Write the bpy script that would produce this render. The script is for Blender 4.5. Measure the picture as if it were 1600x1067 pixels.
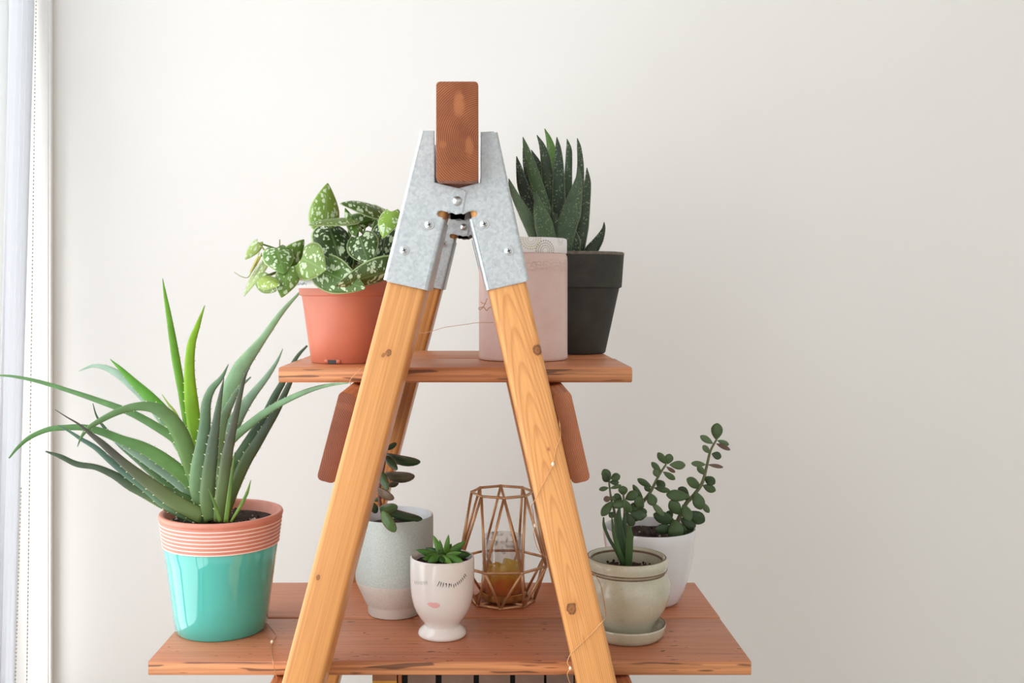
import bpy, bmesh, math, random
from mathutils import Vector, Matrix

for _o in list(bpy.data.objects):
    bpy.data.objects.remove(_o, do_unlink=True)
S = bpy.context.scene
COL = S.collection
random.seed(7)

# ------------------------------------------------------------------ camera
H = 0.84                       # eye height above the floor
F, CX, CY = 1600.0, 748.0, 450.0
cam = bpy.data.cameras.new('camera')
cam.lens = 36.0; cam.sensor_width = 36.0; cam.sensor_fit = 'HORIZONTAL'
cam.shift_x = (800 - CX) / 1600.0
cam.shift_y = (CY - 533.5) / 1600.0
cam.clip_start = 0.02
camo = bpy.data.objects.new('camera', cam)
camo.location = (0, 0, H); camo.rotation_euler = (math.pi / 2, 0, 0)
COL.objects.link(camo); S.camera = camo

# ------------------------------------------------------------------ light
WINDOW_STRENGTH = 3.9
w = bpy.data.worlds.new('room_light'); S.world = w; w.use_nodes = True
w.node_tree.nodes['Background'].inputs[0].default_value = (1.0, 0.99, 0.98, 1)
w.node_tree.nodes['Background'].inputs[1].default_value = 1.3
S.view_settings.view_transform = 'Standard'
S.view_settings.look = 'None'
S.view_settings.exposure = -0.34
S.view_settings.gamma = 1.0
S.view_settings.use_curve_mapping = False

# ------------------------------------------------------------------ helpers
def P(u, v, Y):
    return Vector(((u - CX) / F * Y, Y, H - (v - CY) / F * Y))

def lin(c):
    out = []
    for x in c[:3]:
        x = x / 255.0
        out.append(x / 12.92 if x <= 0.04045 else ((x + 0.055) / 1.055) ** 2.4)
    return (out[0], out[1], out[2], 1.0)

def origin(o):
    p = Vector((0, 0, 0))
    while o is not None:
        p = p + Vector(o.location); o = o.parent
    return p

def tag(o, label=None, cat=None, group=None, kind=None):
    if label: o['label'] = label
    if cat: o['category'] = cat
    if group: o['group'] = group
    if kind: o['kind'] = kind
    return o

def thing(name, label, cat, loc, group=None):
    o = bpy.data.objects.new(name, None)
    o.empty_display_size = 0.03
    o.location = loc
    COL.objects.link(o)
    return tag(o, label, cat, group)

def mk(name, verts, faces, mats, parent=None, smooth=True, midx=None, world=True, uv=None, loc=None, label=None):
    """one mesh object; verts in world space unless world=False"""
    off = origin(parent) if (world and parent is not None) else Vector((0, 0, 0))
    l = Vector(loc) if loc is not None else Vector((0, 0, 0))
    if world: off = off + l
    me = bpy.data.meshes.new(name)
    me.from_pydata([tuple(Vector(v) - off) for v in verts], [], faces)
    if not isinstance(mats, (list, tuple)): mats = [mats]
    for m in mats: me.materials.append(m)
    if midx: me.polygons.foreach_set('material_index', midx)
    if uv is not None:
        lay = me.uv_layers.new(name='shape')
        for p in me.polygons:
            for li in p.loop_indices:
                lay.data[li].uv = uv[me.loops[li].vertex_index]
    if smooth: me.polygons.foreach_set('use_smooth', [True] * len(me.polygons))
    me.update()
    o = bpy.data.objects.new(name, me)
    COL.objects.link(o)
    if parent is not None: o.parent = parent
    o.location = l
    if label: o['label'] = label
    return o

def sharpen(o, ang=35):
    me = o.data
    bm = bmesh.new(); bm.from_mesh(me)
    for e in bm.edges:
        if len(e.link_faces) == 2 and e.calc_face_angle(0) > math.radians(ang): e.smooth = False
    bm.to_mesh(me); bm.free()
    return o

def lathe(profile, n=56, center=(0, 0, 0), closed=False):
    vs, fs = [], []
    c = Vector(center)
    m = len(profile)
    for (r, z) in profile:
        for k in range(n):
            a = 2 * math.pi * k / n
            vs.append(c + Vector((r * math.cos(a), r * math.sin(a), z)))
    for i in range(m - 1):
        for k in range(n):
            k2 = (k + 1) % n
            fs.append((i * n + k, i * n + k2, (i + 1) * n + k2, (i + 1) * n + k))
    return vs, fs

def cap(vs, fs, ring, n, flip=False):
    idx = [ring * n + k for k in range(n)]
    fs.append(tuple(reversed(idx)) if flip else tuple(idx))

def catmull(pts, per=6):
    pts = [Vector(p) for p in pts]
    if len(pts) == 2:
        return [pts[0].lerp(pts[1], i / per) for i in range(per + 1)]
    out = []
    P_ = [2 * pts[0] - pts[1]] + pts + [2 * pts[-1] - pts[-2]]
    for i in range(1, len(P_) - 2):
        a, b, c, d = P_[i - 1:i + 3]
        for j in range(per):
            t = j / per
            out.append(0.5 * ((2 * b) + (c - a) * t + (2 * a - 5 * b + 4 * c - d) * t * t + (3 * b - a - 3 * c + d) * t ** 3))
    out.append(pts[-1])
    return out

def lerp_list(vals, t):
    x = t * (len(vals) - 1); i = min(int(x), len(vals) - 2); f = x - i
    return vals[i] * (1 - f) + vals[i + 1] * f

def tube(points, r, n=8, capped=True):
    pts = [Vector(p) for p in points]
    vs, fs = [], []
    up = Vector((0.13, 0.31, 0.94))
    m = len(pts)
    prevA = None
    for i, p in enumerate(pts):
        t = (pts[min(i + 1, m - 1)] - pts[max(i - 1, 0)]).normalized()
        if prevA is None:
            a = t.cross(up)
            if a.length < 1e-4: a = t.cross(Vector((1, 0, 0)))
        else:
            a = prevA - t * prevA.dot(t)
        a.normalize(); prevA = a
        b = t.cross(a)
        rr = r[i] if isinstance(r, (list, tuple)) else r
        for k in range(n):
            an = 2 * math.pi * k / n
            vs.append(p + a * math.cos(an) * rr + b * math.sin(an) * rr)
    for i in range(m - 1):
        for k in range(n):
            k2 = (k + 1) % n
            fs.append((i * n + k, i * n + k2, (i + 1) * n + k2, (i + 1) * n + k))
    if capped:
        fs.append(tuple(reversed(range(n)))); fs.append(tuple((m - 1) * n + k for k in range(n)))
    return vs, fs

def join(parts):
    vs, fs, mi = [], [], []
    for k, p in enumerate(parts):
        v, f = p[0], p[1]
        m = p[2] if len(p) > 2 else 0
        b = len(vs)
        vs += list(v); fs += [tuple(i + b for i in q) for q in f]; mi += [m] * len(f)
    return vs, fs, mi

def box(x0, x1, y0, y1, z0, z1):
    vs = [Vector(p) for p in ((x0, y0, z0), (x1, y0, z0), (x1, y1, z0), (x0, y1, z0), (x0, y0, z1), (x1, y0, z1), (x1, y1, z1), (x0, y1, z1))]
    fs = [(0, 3, 2, 1), (4, 5, 6, 7), (0, 1, 5, 4), (1, 2, 6, 5), (2, 3, 7, 6), (3, 0, 4, 7)]
    return vs, fs

def timber(name, dims, axis, mats, parent, wloc, roty=0.0, bev=0.004, seg=3, skew=None):
    """bevelled piece of lumber; axis = long axis; mats = (side, end)"""
    bm = bmesh.new()
    hx, hy, hz = dims[0] / 2, dims[1] / 2, dims[2] / 2
    v, f = box(-hx, hx, -hy, hy, -hz, hz)
    bv = [bm.verts.new(p) for p in v]
    for q in f: bm.faces.new([bv[i] for i in q])
    bmesh.ops.recalc_face_normals(bm, faces=bm.faces)
    ax = 'XYZ'.index(axis)
    long_e = [e for e in bm.edges if abs((e.verts[0].co - e.verts[1].co)[ax]) > 1e-6]
    bmesh.ops.bevel(bm, geom=long_e, offset=bev, segments=seg, affect='EDGES', profile=0.5)
    end_e = [e for e in bm.edges if abs((e.verts[0].co - e.verts[1].co)[ax]) < 1e-6 and len(e.link_faces) == 2 and e.calc_face_angle(0) > 1.2]
    bmesh.ops.bevel(bm, geom=end_e, offset=0.0009, segments=2, affect='EDGES', profile=0.5)
    # slightly uneven sawn ends
    for q in bm.faces:
        q.material_index = 1 if abs(q.normal[ax]) > 0.9 else (2 if len(mats) > 2 and q.normal.y < -0.9 else 0)
        q.smooth = True
    for e in bm.edges:
        if len(e.link_faces) == 2 and e.calc_face_angle(0) > math.radians(40): e.smooth = False
    me = bpy.data.meshes.new(name); bm.to_mesh(me); bm.free()
    for m in mats: me.materials.append(m)
    o = bpy.data.objects.new(name, me); COL.objects.link(o)
    o.parent = parent
    o.location = Vector(wloc) - origin(parent)
    o.rotation_euler = (0, roty, 0)
    return o

# ------------------------------------------------------------------ materials
class NT:
    def __init__(self, name):
        self.m = bpy.data.materials.new(name); self.m.use_nodes = True
        self.t = self.m.node_tree; self.n = self.t.nodes
        self.b = self.n['Principled BSDF']; self.out = self.n['Material Output']
    def add(self, ty, **kw):
        nd = self.n.new(ty)
        for k, v in kw.items():
            if hasattr(nd, k): setattr(nd, k, v)
            else: nd.inputs[k.replace('_', ' ')].default_value = v
        return nd
    def link(self, a, b): self.t.links.new(a, b)
    def set(self, **kw):
        for k, v in kw.items(): self.b.inputs[k.replace('_', ' ')].default_value = v
    def obj(self, scale=(1, 1, 1), rot=(0, 0, 0), loc=(0, 0, 0), src='Object'):
        tc = self.add('ShaderNodeTexCoord'); mp = self.add('ShaderNodeMapping')
        mp.inputs['Scale'].default_value = scale; mp.inputs['Rotation'].default_value = rot; mp.inputs['Location'].default_value = loc
        self.link(tc.outputs[src], mp.inputs['Vector'])
        return mp.outputs['Vector']
    def noise(self, vec, scale, detail=3, rough=0.55):
        nd = self.add('ShaderNodeTexNoise'); nd.inputs['Scale'].default_value = scale
        nd.inputs['Detail'].default_value = detail; nd.inputs['Roughness'].default_value = rough
        if vec is not None: self.link(vec, nd.inputs['Vector'])
        return nd.outputs['Fac']
    def ramp(self, fac, stops):
        nd = self.add('ShaderNodeValToRGB')
        el = nd.color_ramp.elements
        while len(el) < len(stops): el.new(0.5)
        for e, (p, c) in zip(el, stops):
            e.position = p; e.color = c if len(c) == 4 else lin(c)
        self.link(fac, nd.inputs[0])
        return nd.outputs[0]
    def mix(self, fac, a, b, mode='MIX'):
        nd = self.add('ShaderNodeMix', data_type='RGBA', blend_type=mode)
        if isinstance(fac, (int, float)): nd.inputs[0].default_value = fac
        else: self.link(fac, nd.inputs[0])
        for x, i in ((a, 6), (b, 7)):
            if isinstance(x, tuple): nd.inputs[i].default_value = x if len(x) == 4 else lin(x)
            else: self.link(x, nd.inputs[i])
        return nd.outputs[2]
    def math(self, op, a, b=None, clamp=False):
        nd = self.add('ShaderNodeMath', operation=op, use_clamp=clamp)
        for i, x in enumerate((a, b)):
            if x is None: continue
            if isinstance(x, (int, float)): nd.inputs[i].default_value = x
            else: self.link(x, nd.inputs[i])
        return nd.outputs[0]
    def bump(self, h, strength=0.3, dist=0.001):
        nd = self.add('ShaderNodeBump'); nd.inputs['Strength'].default_value = strength; nd.inputs['Distance'].default_value = dist
        self.link(h, nd.inputs['Height']); self.link(nd.outputs[0], self.b.inputs['Normal'])
    def color(self, c): self.link(c, self.b.inputs['Base Color'])

BW = lambda x: (x, x, x, 1)

def plain(name, c, rough=0.5, metal=0.0, var=0.06, nscale=60, coat=0.0, bump=0.0):
    t = NT(name)
    v = t.obj()
    f = t.noise(v, nscale)
    c1 = tuple(x * (1 - var) for x in lin(c)[:3]) + (1,)
    c2 = tuple(min(1, x * (1 + var)) for x in lin(c)[:3]) + (1,)
    t.color(t.ramp(f, [(0.3, c1), (0.7, c2)]))
    t.set(Roughness=rough, Metallic=metal)
    if coat: t.set(Coat_Weight=coat, Coat_Roughness=0.06)
    if bump: t.bump(t.noise(v, nscale * 6), bump, 0.0006)
    return t.m

def wood(name, c_light, c_mid, c_dark, axis='Z', center=(0.05, -0.03), ring=70, dist=3.0, tilt=(0, 0, 0), knots=(), rough=0.45, ringmix=0.7, coat=0.15, streak=0.5, specks=None, zs=0.10, slen=80):
    t = NT(name)
    ai = 'XYZ'.index(axis)
    sc = [1, 1, 1]; sc[ai] = zs
    lo = [0, 0, 0]
    others = [i for i in range(3) if i != ai]
    lo[others[0]], lo[others[1]] = center
    v = t.obj(tuple(sc), tilt, tuple(lo))
    wv = t.add('ShaderNodeTexWave', wave_type='RINGS', rings_direction=axis, wave_profile='SAW')
    wv.inputs['Scale'].default_value = ring; wv.inputs['Distortion'].default_value = dist
    wv.inputs['Detail'].default_value = 3; wv.inputs['Detail Scale'].default_value = 0.22; wv.inputs['Detail Roughness'].default_value = 0.6
    t.link(v, wv.inputs['Vector'])
    base = t.ramp(wv.outputs['Fac'], [(0.0, c_light), (0.5, c_light), (0.86, c_mid), (1.0, c_light)])
    s2 = [300, 300, 300]; s2[ai] = 7
    v2 = t.obj(tuple(s2))
    fib = t.noise(v2, 1.0, 4)
    big = [14, 14, 14]; big[ai] = 2.5
    blot = t.noise(t.obj(tuple(big)), 1.0, 3)
    fl = t.ramp(blot, [(0.35, c_light), (0.7, c_mid)])
    c = t.mix(ringmix, fl, base)
    fr = t.ramp(fib, [(0.38, c_dark), (0.62, c_light)])
    c = t.mix(streak * 0.6, c, fr)
    if specks:
        s3 = [210, 210, 210]; s3[ai] = slen
        sp = t.noise(t.obj(tuple(s3)), 1.0, 1)
        m = t.ramp(sp, [(specks[0], BW(0)), (specks[0] + 0.03, BW(1))])
        c = t.mix(t.math('MULTIPLY', m, specks[1]), c, tuple(x * 0.35 for x in lin(c_dark)[:3]) + (1,))
    for (kx, ky, kz, kr, kd) in knots:
        tc = t.add('ShaderNodeTexCoord')
        sub = t.add('ShaderNodeVectorMath', operation='SUBTRACT'); sub.inputs[1].default_value = (kx, ky, kz)
        t.link(tc.outputs['Object'], sub.inputs[0])
        mul = t.add('ShaderNodeVectorMath', operation='MULTIPLY')
        q = [1, 1, 1]; q[1 if ai == 2 else 2] = 0.2; q[ai] = 0.8
        mul.inputs[1].default_value = q
        t.link(sub.outputs[0], mul.inputs[0])
        ln = t.add('ShaderNodeVectorMath', operation='LENGTH'); t.link(mul.outputs[0], ln.inputs[0])
        d = t.math('ADD', t.math('DIVIDE', ln.outputs['Value'], kr), t.math('MULTIPLY', t.math('SUBTRACT', t.noise(t.obj(), 330, 2), 0.5), 0.8))
        halo = t.ramp(t.math('MULTIPLY', d, 0.4), [(0.3, BW(1)), (1.0, BW(0))])
        c = t.mix(t.math('MULTIPLY', halo, 0.55), c, c_mid)
        core = t.ramp(d, [(0.0, BW(kd * 0.95)), (0.4, BW(kd * 0.6)), (0.78, BW(kd * 0.95)), (1.0, BW(0))])
        c = t.mix(core, c, tuple(x * 0.45 for x in lin(c_dark)[:3]) + (1,))
    t.color(c)
    t.set(Roughness=rough, Coat_Weight=coat, Coat_Roughness=0.25)
    t.bump(fib, 0.25, 0.0006)
    return t.m

def endgrain(name, c_light, c_mid, c_dark, axis='Y', center=(0.0, 0.09), ring=85, dist=2.0, patches=()):
    t = NT(name)
    ai = 'XYZ'.index(axis)
    lo = [0, 0, 0]; others = [i for i in range(3) if i != ai]
    lo[others[0]], lo[others[1]] = center
    v = t.obj((1, 1, 1), (0, 0, 0), tuple(lo))
    wv = t.add('ShaderNodeTexWave', wave_type='RINGS', rings_direction=axis, wave_profile='SIN')
    wv.inputs['Scale'].default_value = ring; wv.inputs['Distortion'].default_value = dist
    wv.inputs['Detail'].default_value = 2; wv.inputs['Detail Scale'].default_value = 0.25
    t.link(v, wv.inputs['Vector'])
    c = t.ramp(wv.outputs['Fac'], [(0.0, c_dark), (0.55, c_mid), (1.0, c_light)])
    blot = t.noise(t.obj(), 45, 4)
    c = t.mix(t.ramp(blot, [(0.4, BW(0)), (0.72, BW(0.75))]), c, c_dark)
    for (px, pz, rx, rz, amt) in patches:
        tc = t.add('ShaderNodeTexCoord')
        sub = t.add('ShaderNodeVectorMath', operation='SUBTRACT'); sub.inputs[1].default_value = (px, 0, pz)
        t.link(tc.outputs['Object'], sub.inputs[0])
        mul = t.add('ShaderNodeVectorMath', operation='MULTIPLY'); mul.inputs[1].default_value = (1 / rx, 0, 1 / rz)
        t.link(sub.outputs[0], mul.inputs[0])
        ln = t.add('ShaderNodeVectorMath', operation='LENGTH'); t.link(mul.outputs[0], ln.inputs[0])
        d = t.math('ADD', ln.outputs['Value'], t.math('MULTIPLY', t.math('SUBTRACT', t.noise(t.obj(), 160, 3), 0.5), 0.9))
        m = t.ramp(d, [(0.0, BW(amt)), (0.6, BW(amt * .8)), (1.0, BW(0))])
        c = t.mix(m, c, c_light)
    fine = t.noise(t.obj(), 1600, 2)
    c = t.mix(t.ramp(fine, [(0.5, BW(0)), (0.8, BW(0.45))]), c, c_light)
    t.color(c); t.set(Roughness=0.75)
    t.bump(t.math('ADD', fine, wv.outputs['Fac']), 0.35, 0.0006)
    return t.m

def leafmat(name, rough=0.4, trans=0.12, vein=0.0, spots=None, edge=None, base_mix=None, midrib=None, under=None):
    """colour comes from the object's own colour; UV 'shape' = (along 0..1, across 0..1)"""
    t = NT(name)
    oi = t.add('ShaderNodeObjectInfo')
    c = oi.outputs['Color']
    f = t.noise(t.obj(), 55, 4)
    c = t.mix(t.ramp(f, [(0.3, BW(0.0)), (0.75, BW(0.35))]), c, BW(0.02), 'MIX') if False else t.mix(1.0, c, t.ramp(f, [(0.25, BW(0.72)), (0.75, BW(1.0))]), 'MULTIPLY')
    uvn = t.add('ShaderNodeUVMap', uv_map='shape'); sx = t.add('ShaderNodeSeparateXYZ'); t.link(uvn.outputs[0], sx.inputs[0])
    s, q = sx.outputs[0], sx.outputs[1]
    across = t.math('ABSOLUTE', t.math('SUBTRACT', t.math('MULTIPLY', q, 2.0), 1.0))
    if base_mix:
        bc, amt = base_mix
        c = t.mix(t.ramp(s, [(0.0, BW(amt)), (0.5, BW(0))]), c, bc)
    if spots:
        scale, thr, sc, stretch = spots
        vec = t.obj(stretch)
        dn = t.add('ShaderNodeTexNoise'); dn.inputs['Scale'].default_value = 220; t.link(vec, dn.inputs['Vector'])
        mx = t.add('ShaderNodeVectorMath', operation='MULTIPLY_ADD'); mx.inputs[1].default_value = (0.006,) * 3
        t.link(dn.outputs['Color'], mx.inputs[0]); t.link(vec, mx.inputs[2])
        vo = t.add('ShaderNodeTexVoronoi'); vo.inputs['Scale'].default_value = scale; t.link(mx.outputs[0], vo.inputs['Vector'])
        big = t.noise(t.obj(), 70, 2)
        thr_v = t.math('MULTIPLY', t.ramp(big, [(0.35, BW(0.45)), (0.7, BW(1.0))]), thr)
        m = t.math('MULTIPLY', t.math('SUBTRACT', thr_v, vo.outputs['Distance']), 14.0, clamp=True)
        inside = t.ramp(across, [(0.08, BW(0.0)), (0.16, BW(1)), (0.80, BW(1)), (0.9, BW(0))])
        m = t.math('MULTIPLY', m, inside)
        c = t.mix(m, c, sc)
    if midrib:
        c = t.mix(t.ramp(across, [(0.02, BW(midrib[1])), (0.07, BW(0))]), c, midrib[0])
    if edge:
        c = t.mix(t.ramp(across, [(edge[1], BW(0)), (min(1, edge[1] + 0.05), BW(0.9))]), c, edge[0])
    if under:
        ge = t.add('ShaderNodeNewGeometry')
        c = t.mix(t.math('MULTIPLY', ge.outputs['Backfacing'], under[1]), c, under[0])
    t.color(c); t.set(Roughness=rough)
    t.b.inputs['Specular IOR Level'].default_value = 0.4
    t.bump(t.noise(t.obj(), 500, 2), 0.12, 0.0005)
    if trans:
        tr = t.add('ShaderNodeBsdfTranslucent'); t.link(c, tr.inputs[0])
        ms = t.add('ShaderNodeMixShader'); ms.inputs[0].default_value = trans
        t.link(t.b.outputs[0], ms.inputs[1]); t.link(tr.outputs[0], ms.inputs[2]); t.link(ms.outputs[0], t.out.inputs[0])
    return t.m

def steel(name):
    t = NT(name)
    vec = t.obj()
    vo = t.add('ShaderNodeTexVoronoi'); vo.inputs['Scale'].default_value = 420; t.link(vec, vo.inputs['Vector'])
    sep = t.add('ShaderNodeSeparateColor'); t.link(vo.outputs['Color'], sep.inputs[0])
    n = t.noise(vec, 260, 4)
    f = t.math('ADD', t.math('MULTIPLY', sep.outputs[0], 0.35), t.math('MULTIPLY', n, 0.75))
    c = t.ramp(f, [(0.3, (180, 187, 190)), (0.75, (204, 210, 212))])
    st = t.noise(t.obj((1, 1, 1)), 900, 2)
    c = t.mix(t.ramp(st, [(0.62, BW(0)), (0.74, BW(0.22))]), c, (120, 124, 126))
    t.color(c)
    t.set(Metallic=0.55)
    t.link(t.ramp(f, [(0.2, BW(0.36)), (0.9, BW(0.56))]), t.b.inputs['Roughness'])
    t.bump(n, 0.06, 0.0005)
    return t.m

M = {}
def wallmat():
    t = NT('wall_paint')
    v = t.obj()
    f = t.noise(v, 3.0, 2)
    t.color(t.ramp(f, [(0.3, (240, 239, 236)), (0.7, (242, 241, 238))]))
    t.set(Roughness=0.75)
    t.bump(t.noise(v, 320, 3), 0.05, 0.0006)
    return t.m
M['wall'] = wallmat()
M['white'] = plain('white_paint', (240, 240, 238), 0.45, var=0.01)
M['floor'] = wood('floor_oak', (200, 190, 176), (184, 172, 156), (150, 138, 122), axis='X', ring=30)
t = NT('daylit_pane')
em = t.add('ShaderNodeEmission'); em.inputs[0].default_value = (0.965, 0.985, 1.0, 1); em.inputs[1].default_value = WINDOW_STRENGTH
t.link(em.outputs[0], t.out.inputs[0]); M['pane'] = t.m
t = NT('sheer_fabric')
t.set(Base_Color=lin((236, 239, 243)), Roughness=0.9)
tr = t.add('ShaderNodeBsdfTranslucent'); tr.inputs[0].default_value = lin((246, 248, 251)); ms = t.add('ShaderNodeMixShader'); ms.inputs[0].default_value = 0.50
t.link(t.b.outputs[0], ms.inputs[1]); t.link(tr.outputs[0], ms.inputs[2]); t.link(ms.outputs[0], t.out.inputs[0]); M['sheer'] = t.m
t = NT('added_sheer_voile')  # cloth of the added panel that weakens the window light
t.set(Base_Color=lin((246, 247, 249)), Roughness=0.9)
tr = t.add('ShaderNodeBsdfTranslucent'); tr.inputs[0].default_value = lin((248, 250, 252)); ms = t.add('ShaderNodeMixShader'); ms.inputs[0].default_value = 0.62
t.link(t.b.outputs[0], ms.inputs[1]); t.link(tr.outputs[0], ms.inputs[2]); t.link(ms.outputs[0], t.out.inputs[0]); M['added_voile'] = t.m
M['bead'] = plain('bead_metal', (168, 150, 132), 0.35, metal=0.6)

honeyL, honeyM, honeyD = (232, 168, 100), (200, 122, 58), (150, 82, 36)
M['leg_b'] = wood('honey_pine_back', (222, 156, 84), (200, 126, 60), (150, 84, 36), center=(0.2, 0.08), ring=50, dist=1.2, ringmix=0.6)
M['leg_end'] = endgrain('honey_end', (214, 160, 100), (190, 130, 74), (150, 94, 50), axis='Z')
sL, sM, sD = (202, 132, 94), (180, 108, 74), (134, 74, 46)
M['board'] = wood('stained_board', sL, sM, sD, axis='X', center=(0.02, 0.06), ring=34, dist=3.0, ringmix=0.45, streak=0.45, rough=0.5, specks=(0.715, 0.85))
M['board2'] = wood('stained_board_rear', sL, (190, 104, 64), sD, axis='X', center=(-0.1, 0.05), ring=34, dist=3.0, ringmix=0.45, streak=0.4, rough=0.5, specks=(0.75, 0.7))
M['board_up'] = wood('stained_board_upper', (210, 136, 88), (190, 112, 66), (132, 74, 40), axis='X', center=(0.03, 0.04), ring=44, dist=2.5, ringmix=0.5, streak=0.6, rough=0.5)
M['board_front'] = wood('board_sawn_edge', (220, 152, 100), (202, 128, 80), (128, 72, 44), axis='X', center=(0.05, 0.02), ring=60, dist=4.0, ringmix=0.5, streak=0.85, rough=0.55, specks=(0.60, 0.75), slen=16)
M['board_end'] = endgrain('board_end', (186, 120, 80), (160, 92, 58), (112, 60, 36), axis='X')
M['beam'] = wood('walnut_stain', (150, 88, 54), (124, 66, 38), (84, 42, 24), axis='Y', ring=60)
M['beam_end'] = endgrain('walnut_stain_end', (176, 108, 66), (146, 82, 47), (122, 64, 36), axis='Y', center=(-0.024, 0.006), ring=170, dist=2.2,
                         patches=((0.0015, 0.0245, 0.006, 0.013, 0.95), (0.011, -0.014, 0.0045, 0.010, 0.8), (-0.013, -0.012, 0.004, 0.004, 0.6)))
M['rail'] = wood('rail_stain', (190, 118, 76), (160, 92, 56), (110, 60, 34), axis='Y', ring=60)
M['rail_end_l'] = endgrain('rail_end_dark', (142, 84, 60), (130, 74, 52), (120, 66, 46), axis='Y', center=(0.05, 0.03), ring=170, dist=1.0, patches=((0.0, 0.030, 0.014, 0.004, 0.9),))
M['rail_end_r'] = endgrain('rail_end_ruddy', (188, 122, 86), (170, 106, 72), (156, 92, 62), axis='Y', center=(0.06, -0.02), ring=170, dist=0.8)
M['steel'] = steel('galvanised_steel')
M['screw'] = plain('zinc_screw', (205, 209, 210), 0.28, metal=0.85, var=0.03)
M['recess_shade_wick'] = plain('recess_shade_wick', (70, 72, 74), 0.6, metal=0.3)  # dark tone standing in for shade in recesses; also colours the wick
M['copper_wire'] = plain('copper_wire', (214, 164, 116), 0.3, metal=0.7)
M['led'] = plain('led_drop', (240, 226, 205), 0.12, var=0.02, coat=0.6)
M['soil'] = plain('potting_soil', (52, 38, 31), 0.95, var=0.5, nscale=350, bump=0.8)
M['perlite'] = plain('perlite', (196, 176, 160), 0.9, var=0.2)

# ------------------------------------------------------------------ the room
XL, YW, YJ = -0.7076, 1.70, 1.682
def struct(name, vf, m, smooth=False, parent=None):
    o = mk(name, vf[0], vf[1], m, parent, smooth=smooth)
    if parent is None: o['kind'] = 'structure'
    return o
struct('floor', box(-0.80, 3.2, -1.6, 1.8, -0.05, 0.0), M['floor'])
struct('wall_back', box(-0.80, 3.2, YW, YW + 0.1, 0, 2.5), M['wall'])
struct('wall_right', box(3.1, 3.2, -1.6, YW, 0, 2.5), M['wall'])
struct('ceiling', box(-0.80, 3.2, -1.6, 1.8, 2.5, 2.55), M['white'])
WZ0, WZ1, WY0 = 0.06, 1.88, -1.15
struct('wall_left', join([box(XL - 0.12, XL, YJ, YW, 0, 2.5), box(XL - 0.12, XL, WY0, YJ, 0, WZ0), box(XL - 0.12, XL, WY0, YJ, WZ1, 2.5), box(XL - 0.12, XL, -1.6, WY0, 0, 2.5)])[:2], M['wall'])
win = struct('window_1', join([box(XL - 0.105, XL - 0.065, WY0, YJ, WZ0, WZ0 + 0.05), box(XL - 0.105, XL - 0.065, WY0, YJ, WZ1 - 0.05, WZ1)] +
      [box(XL - 0.105, XL - 0.065, y - 0.02, y + 0.02, WZ0, WZ1) for y in (YJ - 0.02, 1.02, 0.42, -0.18, -0.7, WY0 + 0.02)])[:2], M['white'])
ys = [WY0 + 0.04, -0.72, -0.68, -0.20, -0.16, 0.40, 0.44, 1.0, 1.04, YJ - 0.04]
for k in range(0, 10, 2):
    struct('pane', box(XL - 0.09, XL - 0.084, ys[k], ys[k + 1], WZ0 + 0.05, WZ1 - 0.05), M['pane'], parent=win)
struct('trim_1', box(XL, XL + 0.004, YJ + 0.001, YJ + 0.008, WZ0 - 0.02, WZ1 + 0.02), M['white'])

# sheer curtain edge: the lower part hangs back from the jamb
cv, cf = [], []
NY, NZ = 24, 20
for j in range(NZ + 1):
    z = WZ0 - 0.06 + (WZ1 - WZ0 + 0.02) * j / NZ
    vtop = CY - (z - H) / 1.63 * F            # where this height shows
    edge = 1.601 + (1.674 - 1.601) * max(0.0, min(1.0, (1067 - vtop) / 1067.0))
    for i in range(NY + 1):
        near = 1.53 + (edge - 1.601) * 0.75
        y = near + (edge - near) * i / NY
        cv.append(Vector((XL - 0.019 + 0.0035 * math.sin(i * 1.3 + 0.4), y, z)))
for j in range(NZ):
    for i in range(NY):
        a = j * (NY + 1) + i
        cf.append((a, a + 1, a + NY + 2, a + NY + 1))
cur = thing('sheer_curtain', 'white sheer curtain hanging at the window at far left', 'curtain', (XL - 0.019, 1.53, WZ0))
hem = mk('side_hem', cv, cf, M['sheer'], cur)
vv, vf = [], []
for j in range(2):
    for i in range(61):
        y = 1.26 + (1.565 - 1.26) * i / 60
        vv.append(Vector((XL - 0.030 + 0.004 * math.sin(i * 0.9), y, WZ0 if j == 0 else WZ1)))
for i in range(60): vf.append((i, i + 1, i + 62, i + 61))
added_voile = mk('added_voile', vv, vf, M['added_voile'], cur)  # added panel, cuts the window's light on the wall beside it
added_voile.modifiers.new('thickness', 'SOLIDIFY').thickness = 0.0006
sm = hem.modifiers.new('thickness', 'SOLIDIFY'); sm.thickness = 0.0008

ch = thing('bead_chain', 'looped brown bead chain of a blind hanging in front of the white window jamb', 'chain', (-0.63, 1.5, H))
def strand(u0, u1, v0, v1, Y, r, n):
    vs, fs = [], []
    a, b = P(u0, v0, Y), P(u1, v1, Y)
    ico = bmesh.new(); bmesh.ops.create_icosphere(ico, subdivisions=1, radius=r)
    iv = [v.co.copy() for v in ico.verts]; ico.verts.index_update(); ifc = [tuple(v.index for v in f.verts) for f in ico.faces]; ico.free()
    for k in range(n):
        c = a.lerp(b, (k + 0.5) / n); o_ = len(vs)
        vs += [c + p for p in iv]; fs += [tuple(i + o_ for i in f) for f in ifc]
    o = mk('beads', vs, fs, M['bead'], ch); o['kind'] = 'stuff'
    tv, tf = tube([a, b], 0.0004, 6)
    mk('cord', tv, tf, M['white'], ch)
strand(57, 41, -60, 1130, 1.60, 0.00125, 200)
strand(33, 22, 760, 1130, 1.575, 0.0012, 62)

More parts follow.
